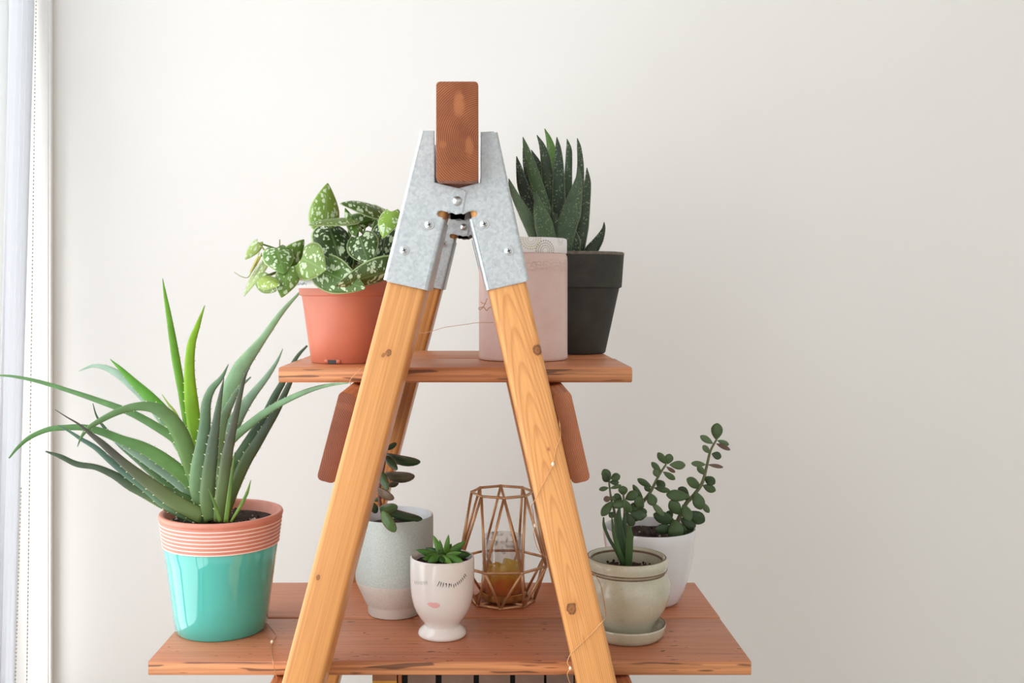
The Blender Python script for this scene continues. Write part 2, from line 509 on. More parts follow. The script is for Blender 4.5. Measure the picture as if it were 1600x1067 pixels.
# ------------------------------------------------------------------ the stand
st = thing('plant_stand', 'wooden trestle plant stand with honey pine legs, steel brackets and two stained shelves', 'plant stand', (-0.04, 1.18, 0))
SHF, SHB = 1.04, 1.32                     # shelf front and rear edge
ZL, ZU = H - 0.379, H - 0.0806            # shelf tops

beam = timber('top_beam', (0.038, 0.60, 0.0896), 'Y', (M['beam'], M['beam_end']), st, (-0.0193, 0.9195 + 0.30, H + 0.1408), bev=0.0035)
beam['label'] = 'dark stained crossbeam with sawn end grain'

def leg(yfront, ctr, slope, m, zbot=0.003, wid=0.0365, vtop=316):
    # ctr = (X, Z) of a point on the centre line
    ang = math.atan(slope)
    c, s = math.cos(ang), math.sin(ang)
    zt = H - (vtop - CY) / F * 0.947
    d = Vector((s, 0, c))
    base = Vector((ctr[0], yfront + 0.0445, ctr[1]))
    top = base + d * ((zt - base.z) / c)
    bot = base + d * ((zbot + abs(s) * wid / 2 - base.z) / c)
    L = (top - bot).length
    loc = (top + bot) / 2
    if callable(m):
        def lk(u, v, r, k):
            p = Matrix.Rotation(-ang, 3, 'Y') @ (P(u, v, yfront) - loc)
            return (p.x, -0.0445, p.z, r, k)
        m = m(lk)
    o = timber('leg', (wid, 0.089, L), 'Z', (m, M['leg_end']), st, (top + bot) / 2, roty=ang, bev=0.0045, seg=4)
    return o
LC, RC = (-0.0681, H - 0.0018), (0.0272, H - 0.0018)
SL, SR = 0.263, -0.2264
YB = 1.352
leg(0.947, LC, SL, lambda k: wood('honey_pine_straight', (228, 164, 96), (208, 138, 74), (166, 98, 48), center=(0.3, 0.05), ring=105, dist=2.6,
    knots=(k(607, 551, 0.0030, 1.0), k(599, 555, 0.0018, 0.8), k(497, 902, 0.0022, 0.9)), ringmix=0.45, streak=0.42))
leg(0.947, RC, SR, lambda k: wood('honey_pine_cathedral', (232, 168, 100), (208, 136, 72), (158, 90, 40), center=(0.003, 0.0443), ring=165, dist=2.6, tilt=(0.30, 0, 0), zs=0.2,
    knots=(k(840, 547, 0.0046, 1.0), k(893, 951, 0.0050, 1.0), k(857, 702, 0.0014, 0.6)), ringmix=0.8, streak=0.3), wid=0.036)
leg(YB, LC, SL, M['leg_b'])
leg(YB, RC, SR, M['leg_b'], wid=0.036)

# side rails that carry the shelves
def rail(side, ztop, endm, y0=0.965, y1=1.452):
    ctr, slope = (LC, SL) if side < 0 else (RC, SR)
    ang = math.atan(slope); c, s = math.cos(ang), math.sin(ang)
    hgt, th = 0.0865, 0.018
    d = Vector((s, 0, c)); nrm = Vector((side * c, 0, -side * s))
    off = 0.0365 / 2 + th / 2 + 0.0006
    # centre so that the highest corner touches the underside of the shelf
    top_corner = d * (hgt / 2) + nrm * (-th / 2 if (side * s) > 0 else th / 2)
    zc = ztop - 0.0006 - max((d * hgt / 2 + nrm * th / 2).z, (d * hgt / 2 - nrm * th / 2).z)
    k = (zc - ctr[1] - nrm.z * off) / d.z
    p = Vector((ctr[0], 0, ctr[1])) + d * k + nrm * off
    o = timber('rail', (th, y1 - y0, hgt), 'Y', (M['rail'], endm), st, (p.x, (y0 + y1) / 2, p.z), roty=ang, bev=0.0048)
    return o
rail(-1, ZU - 0.0156, M['rail_end_l']); rail(1, ZU - 0.0156, M['rail_end_r'])
rail(-1, ZL - 0.0145, M['rail_end_l']); rail(1, ZL - 0.0145, M['rail_end_r'])

def board(x0, x1, y0, y1, ztop, th, m, bev):
    return timber('shelf_board', (x1 - x0, y1 - y0, th), 'X', (m, M['board_end'], M['board_front']), st, ((x0 + x1) / 2, (y0 + y1) / 2, ztop - th / 2), bev=bev)
board(-0.336, 0.277, SHF, 1.175, ZL, 0.0145, M['board'], 0.0018)
board(-0.336, 0.278, 1.1795, SHB, ZL, 0.0145, M['board2'], 0.0025)
board(-0.2035, 0.156, SHF, 1.174, ZU, 0.0156, M['board_up'], 0.004)
board(-0.2025, 0.154, 1.178, SHB, ZU, 0.0156, M['board_up'], 0.004)

# steel hinge brackets
LPOLY = [(661, 204), (679, 204), (679, 285), (724, 296), (729, 300), (723, 333), (712, 335), (706, 332), (698, 331), (690, 329), (685, 330), (683, 334), (685, 338), (692, 340), (664.5, 453), (604, 440), (602.5, 436)]
RPOLY = [(751, 206), (771, 205), (774, 208), (823, 436), (822, 440), (764, 453), (736.5, 340), (744, 338), (746, 334), (744, 330), (739, 329), (731, 331), (724, 335), (716, 331), (700, 333), (698, 299), (705, 297), (751, 285)]
def bracket(scale_Y, yfront):
    dY = yfront - 0.9445
    for side, poly in ((-1, LPOLY), (1, RPOLY)):
        yy = 0.9430 if side < 0 else 0.9446
        pts = [P(u, v, yy) + Vector((0, dY, 0)) for u, v in poly]
        th = 0.0016
        bm = bmesh.new()
        f = bm.faces.new([bm.verts.new(p) for p in pts])
        if f.normal.y > 0: f.normal_flip()
        bm.normal_update()
        if f.normal.y > 0: bmesh.ops.reverse_faces(bm, faces=[f])
        r = bmesh.ops.extrude_face_region(bm, geom=[f])
        nv = [g for g in r['geom'] if isinstance(g, bmesh.types.BMVert)]
        bmesh.ops.translate(bm, verts=nv, vec=(0, th, 0))
        bmesh.ops.recalc_face_normals(bm, faces=bm.faces)
        fe = [e for e in bm.edges if all(abs(v.co.y - (yy + dY)) < 1e-6 for v in e.verts)]
        bmesh.ops.bevel(bm, geom=fe, offset=0.0007, segments=2, affect='EDGES')
        def strip(a, b, t, y0, y1):
            a, b = Vector(a), Vector(b)
            dd = (b - a).normalized(); nn = Vector((dd.z, 0, -dd.x)) * t
            q = []
            for y in (y0, y1):
                for p in (a, b, b + nn, a + nn): q.append(bm.verts.new((p.x, y, p.z)))
            for g in ((0, 1, 2, 3), (7, 6, 5, 4), (0, 4, 5, 1), (1, 5, 6, 2), (2, 6, 7, 3), (3, 7, 4, 0)):
                bm.faces.new([q[i] for i in g])
        yb = yfront + 0.0925
        # rounded folds (quarter tubes) and flanges along the outer and inner leg edges
        def fold(a, b, outward):
            a, b = Vector(a), Vector(b)
            dd = (b - a).normalized(); nn = Vector((dd.z, 0, -dd.x))
            if nn.x * outward < 0: nn = -nn
            R = 0.0032; rows = []
            for k in range(7):
                an = math.pi / 2 * k / 6
                o_ = nn * (R * math.sin(an) - 0.0004) + Vector((0, R * (1 - math.cos(an)) - 0.00005, 0))
                rows.append((bm.verts.new(a + o_), bm.verts.new(b + o_)))
            o_ = nn * (R - 0.0004)
            rows.append((bm.verts.new(a + o_ + Vector((0, yb - a.y, 0))), bm.verts.new(b + o_ + Vector((0, yb - b.y, 0)))))
            for k in range(len(rows) - 1):
                fq = bm.faces.new((rows[k][0], rows[k][1], rows[k + 1][1], rows[k + 1][0])); fq.smooth = True
        def W(u, v): return P(u, v, yy) + Vector((0, dY, 0))
        if side < 0:
            fold(W(661, 204), W(603, 438), -1); fold(W(691, 342), W(664.5, 453), 1)
        else:
            fold(W(773, 207), W(822, 438), 1); fold(W(737, 342), W(764, 453), -1)
        # rear leaf of the bracket
        pts2 = [Vector((p.x, yb, p.z)) for p in pts]
        v2 = [bm.verts.new(p) for p in pts2]; v3 = [bm.verts.new(p + Vector((0, th, 0))) for p in pts2]
        bm.faces.new(v2); bm.faces.new(list(reversed(v3)))
        n2 = len(v2)
        for k in range(n2): bm.faces.new((v2[k], v3[k], v3[(k + 1) % n2], v2[(k + 1) % n2]))
        bmesh.ops.recalc_face_normals(bm, faces=bm.faces)
        me = bpy.data.meshes.new('hinge_plate'); bm.to_mesh(me); bm.free()
        me.materials.append(M['steel'])
        o = bpy.data.objects.new('hinge_plate', me); COL.objects.link(o); o.parent = st
        me.transform(Matrix.Translation(-origin(st)))
        o['label'] = 'galvanised steel hinge bracket half'
        spots = [(671, 351, 0), (632, 391, 0), (714, 314, 1)] if side < 0 else [(757, 350, 0), (795, 392, 0)]
        for (u, v, riv) in spots:
            p = W(u, v) + Vector((0, -0.0002, 0))
            R = 0.0040 if riv else 0.0036
            prof = [(R * 1.15, 0.0), (R * 1.1, 0.0008), (R * 0.9, 0.0020), (R * 0.55, 0.0029), (0.0001, 0.0032)] if riv else \
                   [(R * 1.25, 0), (R * 1.22, 0.0006), (R * 0.82, 0.0009), (R * 0.76, 0.0019), (R * 0.45, 0.0025), (0.0001, 0.0026)]
            vs, fs = lathe(prof, 20)
            mi = [0] * len(fs)
            if not riv:
                for a in (0.4, 0.4 + math.pi / 2):
                    bv, bf = box(-R * 0.5, R * 0.5, -R * 0.13, R * 0.13, 0.0016, 0.0027)  # dark bars painted for the shade in the cross slot
                    rot = Matrix.Rotation(a, 4, 'Z')
                    b0 = len(vs); vs = vs + [rot @ q for q in bv]; fs = fs + [tuple(i + b0 for i in q) for q in bf]; mi += [1] * len(bf)
            vs = [Vector((q.x, -q.z, q.y)) + p for q in vs]
            sharpen(mk('rivet' if riv else 'screw', vs, fs, [M['screw'], M['recess_shade_wick']], o, midx=mi))
bracket(1, 0.9445)
bracket(1, YB - 0.0025)

# crate and box on the floor under the lower shelf
cr = thing('slatted_crate', 'grey-brown slatted crate standing under the lower shelf, only its top edge visible', 'crate', (0.04, 1.17, 0))
gm = plain('weathered_slat', (136, 112, 98), 0.7, var=0.15, nscale=40)
dm = plain('crate_inside_shade', (50, 52, 50), 0.8)  # dark colour stands in for the shade behind the slats
for (a, b) in ((637, 680.5), (690, 740), (748.5, 797), (805, 850), (854, 896)):
    q0, q1 = P(a, 1060, 1.10), P(b, 1060, 1.10)
    vs, fs = box(q0.x, q1.x, 1.10, 1.112, 0.004, H - 0.408)
    sharpen(mk('slat', vs, fs, gm, cr, smooth=False))
q0, q1 = P(628, 1060, 1.1), P(900, 1060, 1.1)
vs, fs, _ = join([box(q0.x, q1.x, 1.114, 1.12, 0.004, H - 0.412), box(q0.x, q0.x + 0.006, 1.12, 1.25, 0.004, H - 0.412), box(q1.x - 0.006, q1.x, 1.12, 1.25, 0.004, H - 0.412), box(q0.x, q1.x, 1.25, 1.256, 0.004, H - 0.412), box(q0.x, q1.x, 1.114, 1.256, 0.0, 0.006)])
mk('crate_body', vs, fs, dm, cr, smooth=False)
q0, q1 = P(622, 1060, 1.1), P(627.5, 1060, 1.1)
vs, fs = box(q0.x, q1.x, 1.10, 1.25, 0.0, H - 0.408)
mk('corner_post', vs, fs, plain('crate_post', (176, 108, 60), 0.6), cr, smooth=False)
yb_ = thing('yellow_box', 'yellow box with a brown lid beside the crate, below the lower shelf', 'box', (-0.1, 1.15, 0))
q0, q1 = P(582, 1060, 1.1), P(620, 1060, 1.1)
vs, fs = box(q0.x, q1.x, 1.10, 1.2, 0.0, H - 0.4215)
mk('body', vs, fs, plain('yellow_card', (222, 166, 62), 0.6), yb_, smooth=False)
vs, fs = box(q0.x, q1.x, 1.099, 1.201, H - 0.4215, H - 0.410)
mk('lid', vs, fs, plain('brown_card', (170, 118, 84), 0.6), yb_, smooth=False)

# ------------------------------------------------------------------ leaf builders
VIEW0 = Vector((0, 0, H))
def aloe_leaf(parent, pts, wid, Y0, Y1, col, m, thorn=None, roll=0.0, thick=0.34, per=6, ypow=1.2, tspace=0.013, name='leaf', tsize=1.0, concave=True):
    """pts run tip -> base in photo pixels; Y1 depth at tip, Y0 depth at base; wid in pixels tip -> base"""
    n = len(pts)
    cum = [0]
    for i in range(1, n): cum.append(cum[-1] + math.hypot(pts[i][0] - pts[i - 1][0], pts[i][1] - pts[i - 1][1]))
    tot = cum[-1]
    P3 = []
    for i, (u, v) in enumerate(pts):
        s = 1 - cum[i] / tot           # 1 at tip
        P3.append(P(u, v, Y0 + (Y1 - Y0) * s ** ypow))
    line = catmull(P3, per)
    m_ = len(line)
    wl = [lerp_list(wid, i / (m_ - 1)) for i in range(m_)]
    K = 12
    vs, fs, uv = [], [], []
    frames = []
    for i, p in enumerate(line):
        t_ = (line[min(i + 1, m_ - 1)] - line[max(i - 1, 0)]).normalized()
        view = (p - VIEW0).normalized()
        a = t_.cross(view).normalized()          # across, in the picture plane
        b = t_.cross(a).normalized()             # towards / away
        if b.dot(view) > 0: b = -b               # b points to the viewer
        if roll:
            R = Matrix.Rotation(roll, 3, t_); a = R @ a; b = R @ b
        hw = wl[i] / 2 / F * p.y
        frames.append((p, t_, a, b, hw))
        for k in range(K):
            an = 2 * math.pi * k / K
            x, y = math.cos(an), math.sin(an)
            yy = y * thick if y > 0 else y * thick * 0.75
            if y < 0 and concave: yy = -thick * 0.15 + (1 - abs(x)) * thick * 0.10
            vs.append(p + a * hw * x + b * hw * yy)
            uv.append((1 - i / (m_ - 1), 0.5 + 0.5 * x))
    for i in range(m_ - 1):
        for k in range(K):
            k2 = (k + 1) % K
            fs.append((i * K + k, (i + 1) * K + k, (i + 1) * K + k2, i * K + k2))
    fs.append(tuple(range(K))); fs.append(tuple(reversed([(m_ - 1) * K + k for k in range(K)])))
    mi = [0] * len(fs)
    mats = [m]
    if thorn is not None:
        mats.append(thorn)
        acc = 0.0; side = 1
        for i in range(2, m_ - 2):
            acc += (line[i] - line[i - 1]).length
            if acc < tspace: continue
            acc = 0
            p, t_, a, b, hw = frames[i]
            if hw < 0.0006: continue
            for sd in (-1, 1):
                q = p + a * hw * sd * 0.93 + t_ * random.uniform(-.003, .003)
                hgt = min(0.0028, 0.0010 + hw * 0.28) * tsize; r = 0.42 * hgt
                tip = q + a * sd * hgt - t_ * hgt * 0.5
                c0 = len(vs)
                for k in range(4):
                    an = math.pi / 2 * k
                    vs.append(q + t_ * r * math.cos(an) + b * r * math.sin(an)); uv.append((0.5, 0.5))
                vs.append(tip); uv.append((0.5, 0.5))
                for k in range(4): fs.append((c0 + k, c0 + (k + 1) % 4, c0 + 4)); mi.append(1)
    o = mk(name, vs, fs, mats, parent, midx=mi, uv=uv)
    bm = bmesh.new(); bm.from_mesh(o.data); bmesh.ops.recalc_face_normals(bm, faces=bm.faces); bm.to_mesh(o.data); bm.free()
    o.color = lin(col)
    return o

def blade(parent, b, tp, wpx, Yb, Yt, col, m, roll=0.0, shape='heart', cup=0.15, bend=0.0, thick=0.0006, name='leaf', nS=14, nT=8, droop=0.0, flip=False, side=0.0):
    """flat leaf from base pixel b to tip pixel tp, width wpx as seen face-on; roll turns it about its midrib"""
    B, T = P(b[0], b[1], Yb), P(tp[0], tp[1], Yt)
    ax = T - B; L = ax.length; t_ = ax.normalized()
    mid = (B + T) / 2
    view = (mid - VIEW0).normalized()
    a = t_.cross(view).normalized(); nb = t_.cross(a).normalized()
    if nb.dot(view) > 0: nb = -nb
    R = Matrix.Rotation(roll, 3, t_); a = R @ a; nb = R @ nb
    hw = wpx / 2 / F * mid.y
    vs, fs, uv = [], [], []
    def wf(s):
        if shape == 'heart': 
            return max(0.0, (math.sin(math.pi * min(1.0, (s * 0.97 + 0.03)) ** 0.56)) ** 0.82) * (1.0) if s < 1 else 0.0
        if shape == 'ellipse': return math.sqrt(max(0, 1 - (2 * s - 1) ** 2)) ** 0.9
        if shape == 'obovate': return max(0.0, math.sin(math.pi * min(1, s) ** 1.35)) ** 0.72
        if shape == 'lance': return max(0.0, math.sin(math.pi * min(1, s ** 0.75))) ** 0.8
    for i in range(nS + 1):
        s = i / nS
        ss = 0.5 - 0.5 * math.cos(math.pi * s)
        wv = max(wf(ss), 0.012)
        for j in range(nT + 1):
            q = -1 + 2 * j / nT
            back = 0.0
            if shape == 'heart': back = -0.16 * L * (abs(q) ** 1.4) * max(0, 1 - ss * 2.6)    # lobes reach behind the base
            p = B + t_ * (L * ss + back) + a * hw * wv * q + a * (side * L * math.sin(math.pi * ss))
            h = -cup * hw * (q * q) * wv * 1.0 + bend * L * math.sin(math.pi * ss) - droop * L * ss * ss
            vs.append(p + nb * h); uv.append((ss, 0.5 + 0.5 * q))
    for i in range(nS):
        for j in range(nT):
            k = i * (nT + 1) + j
            f = (k, k + 1, k + nT + 2, k + nT + 1)
            fs.append(f)
    o = mk(name, vs, fs, m, parent, uv=uv)
    # face the viewer with the front side
    nrm = o.data.polygons[(nS // 2) * nT + nT // 2].normal
    if (nrm.dot(nb) < 0) != flip:
        o.data.flip_normals()
    o.color = lin(col)
    sm = o.modifiers.new('thickness', 'SOLIDIFY'); sm.thickness = thick; sm.offset = 0
    return o

def fat(parent, b, tp, wpx, Yb, Yt, col, m, roll=0.0, shape='ellipse', thick=0.3, bend=0.0, name='leaf', nS=10, K=10):
    """thick succulent leaf"""
    B, T = P(b[0], b[1], Yb), P(tp[0], tp[1], Yt)
    ax = T - B; L = ax.length; t_ = ax.normalized()
    view = ((B + T) / 2 - VIEW0).normalized()
    a = t_.cross(view).normalized(); nb = t_.cross(a).normalized()
    if nb.dot(view) > 0: nb = -nb
    R = Matrix.Rotation(roll, 3, t_); a = R @ a; nb = R @ nb
    hw = wpx / 2 / F * (Yb + Yt) / 2
    vs, fs, uv = [], [], []
    for i in range(nS + 1):
        s = 0.5 - 0.5 * math.cos(math.pi * i / nS)
        if shape == 'obovate': wv = max(0.14, math.sin(math.pi * s ** 1.3) ** 0.55) if s < 0.999 else 0.12
        elif shape == 'lance': wv = max(0.35 * (1 - s), math.sin(math.pi * (0.18 + 0.82 * s)) ** 0.8) if s < 0.999 else 0.02
        else: wv = max(0.12, (1 - (2 * s - 1) ** 2) ** 0.5) if s < 0.999 else 0.05
        for k in range(K):
            an = 2 * math.pi * k / K
            vs.append(B + t_ * L * s + a * hw * wv * math.cos(an) + nb * (hw * wv * thick * math.sin(an) + bend * L * math.sin(math.pi * s)))
            uv.append((s, 0.5 + 0.5 * math.cos(an)))
    for i in range(nS):
        for k in range(K):
            k2 = (k + 1) % K
            fs.append((i * K + k, i * K + k2, (i + 1) * K + k2, (i + 1) * K + k))
    fs.append(tuple(reversed(range(K)))); fs.append(tuple(nS * K + k for k in range(K)))
    o = mk(name, vs, fs, m, parent, uv=uv)
    bm = bmesh.new(); bm.from_mesh(o.data); bmesh.ops.recalc_face_normals(bm, faces=bm.faces); bm.to_mesh(o.data); bm.free()
    o.color = lin(col)
    return o

def stem(parent, pts, r, m, col=(90, 110, 60), name='stem', n=7):
    q = catmull(pts, 5)
    rr = [lerp_list(r, i / (len(q) - 1)) for i in range(len(q))] if isinstance(r, (list, tuple)) else r
    vs, fs = tube(q, rr, n)
    uv = [(0.5, 0.25)] * len(vs)
    o = mk(name, vs, fs, m, parent, uv=uv); o.color = lin(col)
    return o

def pot_body(parent, prof, m, name='pot', n=64, mats=None, midx_fn=None):
    """closed profile (outer foot -> rim -> inner bottom) turned round the thing's own axis"""
    vs, fs = lathe(prof, n)
    cap(vs, fs, 0, n, True); cap(vs, fs, len(prof) - 1, n)
    mi = None
    if midx_fn: mi = [midx_fn(i // n) for i in range((len(prof) - 1) * n)] + [midx_fn(0), midx_fn(len(prof) - 2)]
    o = mk(name, vs, fs, mats or m, parent, world=False, midx=mi)
    return sharpen(o, 50)

def soil_disc(parent, r, z, m=None, amp=0.002, bits=0, seed=1, drop=0.0):
    rnd = random.Random(seed)
    vs, fs = [Vector((0, 0, z + amp))], []
    rings, n = 9, 36
    for i in range(1, rings + 1):
        for k in range(n):
            a = 2 * math.pi * k / n; rr = r * i / rings
            vs.append(Vector((rr * math.cos(a), rr * math.sin(a), z + (rnd.uniform(-amp, amp) if i < rings else -amp))))
    for k in range(n): fs.append((0, 1 + k, 1 + (k + 1) % n))
    for i in range(rings - 1):
        for k in range(n):
            k2 = (k + 1) % n
            fs.append((1 + i * n + k, 1 + (i + 1) * n + k, 1 + (i + 1) * n + k2, 1 + i * n + k2))
    mats = [m or M['soil'], M['perlite']]
    mi = [0] * len(fs)
    for b in range(bits):
        a = rnd.uniform(0, 6.28); rr = r * math.sqrt(rnd.uniform(0.02, 0.85)); s = rnd.uniform(0.0008, 0.0024)
        c = Vector((rr * math.cos(a), rr * math.sin(a), z + amp))
        b0 = len(vs)
        for d in ((1, 0, 0), (-1, 0.2, 0), (0, 1, 0.1), (0.2, -1, 0), (0, 0, 1), (0, 0.1, -1)):
            vs.append(c + Vector(d) * s * rnd.uniform(0.6, 1.2))
        mt = 1 if rnd.random() < 0.4 else 0
        for t3 in ((0, 2, 4), (2, 1, 4), (1, 3, 4), (3, 0, 4), (2, 0, 5), (1, 2, 5), (3, 1, 5), (0, 3, 5)):
            fs.append(tuple(b0 + i for i in t3)); mi.append(mt)
    o = mk('soil', vs, fs, mats, parent, world=False, midx=mi)
    o['kind'] = 'stuff'
    return o

def ZLp(dy=0): return ZL + 0.0004

# ------------------------------------------------------------------ potted aloe in the turquoise pot
YA = 1.144
al = thing('potted_aloe', 'large spiky aloe in a glossy turquoise pot with a ribbed pink rim', 'potted plant', (P(346, 0, YA).x, YA, ZLp()))
tq = plain('turquoise_glaze', (72, 184, 173), 0.10, var=0.03, nscale=25, coat=1.0)
tc_ = plain('terracotta_band', (214, 142, 122), 0.5, var=0.05)
pk = plain('pale_pink_line', (248, 222, 214), 0.4, var=0.03)
hb, ht = 0.0945, 0.130
def rA(z): return 0.0498 + (0.0668 - 0.0498) * (z / ht) ** 0.95
prof = [(0.046, 0.0), (rA(0) - 0.0012, 0.0), (rA(0.0015), 0.0018)] + [(rA(z), z) for z in (0.02, 0.04, 0.06, 0.08, hb - 0.001)] + [(rA(hb) - 0.001, hb + 0.0005), (rA(hb) - 0.006, hb + 0.0005), (0.04, 0.10), (0.035, 0.006)]
pot_body(al, prof, tq, 'pot')['label'] = 'turquoise glazed lower pot'
prof2, kinds = [(rA(hb) - 0.0012, hb)], []
nr = 7; bandtop = ht - 0.0062
for k in range(nr):
    z0 = hb + (bandtop - hb) * k / nr; dz = (bandtop - hb) / nr
    for f_, ro, kd in ((0.08, 0.0009, 1), (0.20, 0.0013, 1), (0.40, 0.0009, 1), (0.52, -0.0001, 0), (0.78, -0.0004, 0), (0.98, -0.0001, 0)):
        prof2.append((rA(z0 + dz * f_) + ro, z0 + dz * f_)); kinds.append(kd)
for r_, z_ in ((0.0004, bandtop + 0.0006), (0.0012, bandtop + 0.001), (0.0014, ht - 0.0025), (0.0004, ht - 0.0005), (-0.0012, ht), (-0.0038, ht - 0.0004), (-0.005, ht - 0.002), (-0.0065, hb + 0.008), (-0.010, hb)):
    prof2.append((rA(min(z_, ht)) + r_, z_)); kinds.append(0)
vs, fs = lathe(prof2, 72)
mi = [kinds[i // 72] for i in range(len(fs))]
mk('rim_band', vs, fs, [tc_, pk], al, world=False, midx=mi, label='ribbed terracotta pink rim band')
soil_disc(al, 0.0605, ht - 0.010, bits=90, seed=3)
ALO = leafmat('aloe_flesh', rough=0.38, trans=0.10, base_mix=((150, 190, 80), 0.35), spots=(330, 0.10, (196, 214, 190), (1, 1, 1)))
TH = plain('thorn', (214, 218, 170), 0.5)
G_dark, G_mid, G_lit, G_pale, G_brt, G_pur = (84, 116, 90), (98, 146, 84), (126, 172, 86), (164, 196, 172), (140, 192, 40), (84, 86, 74)
G_blue = (112, 150, 122)
base = (340, 812)
AL = [
 ([(-12, 586), (20, 588), (60, 596), (110, 611), (160, 628), (205, 645), (245, 667), (278, 690), (302, 722), (322, 775), (335, 806)], [2, 4, 6, 7, 9, 11, 13, 14, 15, 15, 12], 1.155, 1.17, G_mid, 0),
 ([(14, 716), (28, 699), (47, 683), (75, 671), (103, 668), (131, 668), (160, 675), (190, 687), (220, 698), (247, 713), (275, 733), (298, 754), (318, 785), (332, 808)], [2, 5, 7, 8, 9, 10, 12, 14, 18, 21, 22, 22, 20, 14], 1.15, 1.12, G_mid, 0),
 ([(176, 687), (205, 705), (235, 724), (265, 744), (290, 764), (312, 786), (330, 808)], [2, 9, 13, 15, 16, 16, 12], 1.160, 1.15, G_pale, 0),
 ([(121, 698), (127, 683), (138, 669), (160, 655), (187, 642), (214, 635), (240, 637), (262, 650), (280, 675), (292, 705), (303, 740), (316, 778), (330, 806)], [1, 4, 7, 9, 11, 13, 17, 22, 26, 27, 24, 20, 14], 1.150, 1.11, (104, 142, 88), 0),
 ([(123, 580), (143, 572), (163, 574), (184, 584), (206, 601), (228, 622), (252, 650), (275, 685), (300, 730), (330, 800)], [1, 5, 8, 12, 15, 17, 18, 18, 18, 12], 1.165, 1.21, G_pale, 0),
 ([(172, 561), (189, 577), (209, 597), (232, 619), (256, 645), (277, 676), (300, 720), (330, 800)], [1, 7, 12, 17, 20, 20, 20, 12], 1.162, 1.19, (98, 168, 50), 0),
 ([(86, 640), (105, 652), (122, 662), (139, 676), (160, 693), (191, 721), (218, 743), (247, 765), (281, 789), (318, 808)], [1, 2, 3, 6, 10, 13, 17, 20, 24, 24], 1.115, 1.10, G_pur, 0),
 ([(71, 705), (94, 713), (120, 725), (150, 730), (178, 742), (203, 757), (228, 769), (256, 784), (290, 800), (325, 812)], [2, 7, 9, 9, 12, 17, 20, 22, 22, 18], 1.13, 1.12, (72, 92, 66), 0),
 ([(90, 664), (110, 675), (127, 686), (150, 700), (175, 722), (200, 742), (228, 762), (260, 787), (296, 806), (325, 812)], [1, 4, 6, 8, 10, 12, 14, 18, 18, 14], 1.125, 1.12, (88, 122, 106), 0),
 ([(145, 630), (151, 650), (163, 668), (185, 692), (220, 722), (270, 765), (330, 806)], [1, 3, 5, 8, 11, 14, 12], 1.17, 1.18, G_dark, 0),
 ([(254, 435), (258, 461), (263, 489), (269, 525), (275, 562), (284, 612), (292, 658), (305, 710), (325, 770), (338, 806)], [1, 5, 8, 11, 13, 12, 12, 14, 14, 12], 1.165, 1.20, (112, 172, 48), 0),
 ([(320, 477), (309, 508), (299, 539), (296, 581), (299, 627), (304, 665), (315, 720), (335, 800)], [1, 8, 13, 16, 21, 22, 20, 14], 1.155, 1.17, G_brt, 0),
 ([(357, 569), (346, 590), (330, 609), (322, 632), (320, 665), (315, 699), (311, 728), (309, 762), (318, 795), (328, 812)], [1, 7, 12, 15, 18, 20, 25, 26, 22, 14], 1.128, 1.10, (112, 146, 112), 0),
 ([(350, 590), (345, 615), (339, 651), (333, 690), (330, 715), (326, 745), (324, 780), (330, 812)], [1, 6, 11, 17, 20, 22, 24, 22], 1.112, 1.09, (92, 112, 92), 0),
 ([(393, 568), (383, 586), (377, 609), (369, 645), (359, 690), (354, 715), (350, 744), (345, 782), (343, 814)], [1, 5, 7, 10, 15, 18, 19, 20, 18], 1.106, 1.08, (86, 96, 80), 0),
 ([(470, 455), (440, 488), (410, 530), (378, 572), (363, 602), (350, 635), (342, 680), (340, 740), (342, 806)], [3, 8, 12, 24, 26, 26, 24, 20, 12], 1.150, 1.160, (150, 190, 146), 0),
 ([(392, 589), (373, 607), (361, 629), (350, 652), (344, 700), (345, 800)], [2, 7, 11, 13, 14, 12], 1.135, 1.13, (118, 148, 116), 0),
 ([(442, 545), (432, 566), (416, 590), (395, 616), (378, 640), (362, 670), (351, 712), (347, 760), (345, 806)], [1, 5, 9, 13, 18, 24, 22, 18, 12], 1.14, 1.13, (136, 170, 142), 0),
 ([(545, 598), (512, 602), (480, 611), (440, 629), (411, 647), (385, 667), (366, 683), (350, 700), (340, 735), (342, 806)], [2, 5, 8, 10, 12, 13, 14, 14, 14, 12], 1.15, 1.012, (122, 162, 118), 0),
 ([(480, 540), (463, 559), (439, 602), (429, 620), (416, 647), (397, 679), (379, 709), (364, 735), (354, 770), (347, 812)], [3, 6, 10, 12, 14, 18, 21, 21, 20, 14], 1.142, 1.140, (76, 104, 80), 0),
 ([(458, 588), (452, 600), (442, 621), (430, 645), (416, 668), (399, 696), (384, 720), (369, 754), (356, 790), (350, 813)], [5, 8, 10, 12, 14, 17, 19, 18, 16, 14], 1.132, 1.12, (70, 88, 68), 0),
 ([(326, 763), (333, 780), (339, 797), (344, 815)], [1, 4, 5, 6], 1.094, 1.09, (96, 140, 62), 0),
 ([(367, 706), (363, 735), (358, 776), (353, 816)], [1, 5, 7, 8], 1.094, 1.09, (96, 136, 66), 0),
 ([(392, 750), (386, 770), (376, 790), (361, 815)], [1, 5, 5, 4], 1.094, 1.085, (104, 146, 60), 0),
 ([(253, 616), (263, 631), (277, 650), (305, 710), (335, 800)], [1, 3, 4, 7, 8], 1.168, 1.175, (176, 204, 96), 0),
 ([(232, 752), (262, 767), (290, 781), (320, 806)], [2, 12, 17, 16], 1.14, 1.14, (80, 116, 66), 0),
]
for k, (pts, wd, y0, y1, col, rl) in enumerate(AL):
    small = wd[-2] < 8
    aloe_leaf(al, pts, wd, y0, y1, col, ALO, TH if not small else None, roll=rl, ypow=2.2 if pts[0][0] == 545 else 1.2, tspace=0.0105, thick=0.40, tsize=0.75)

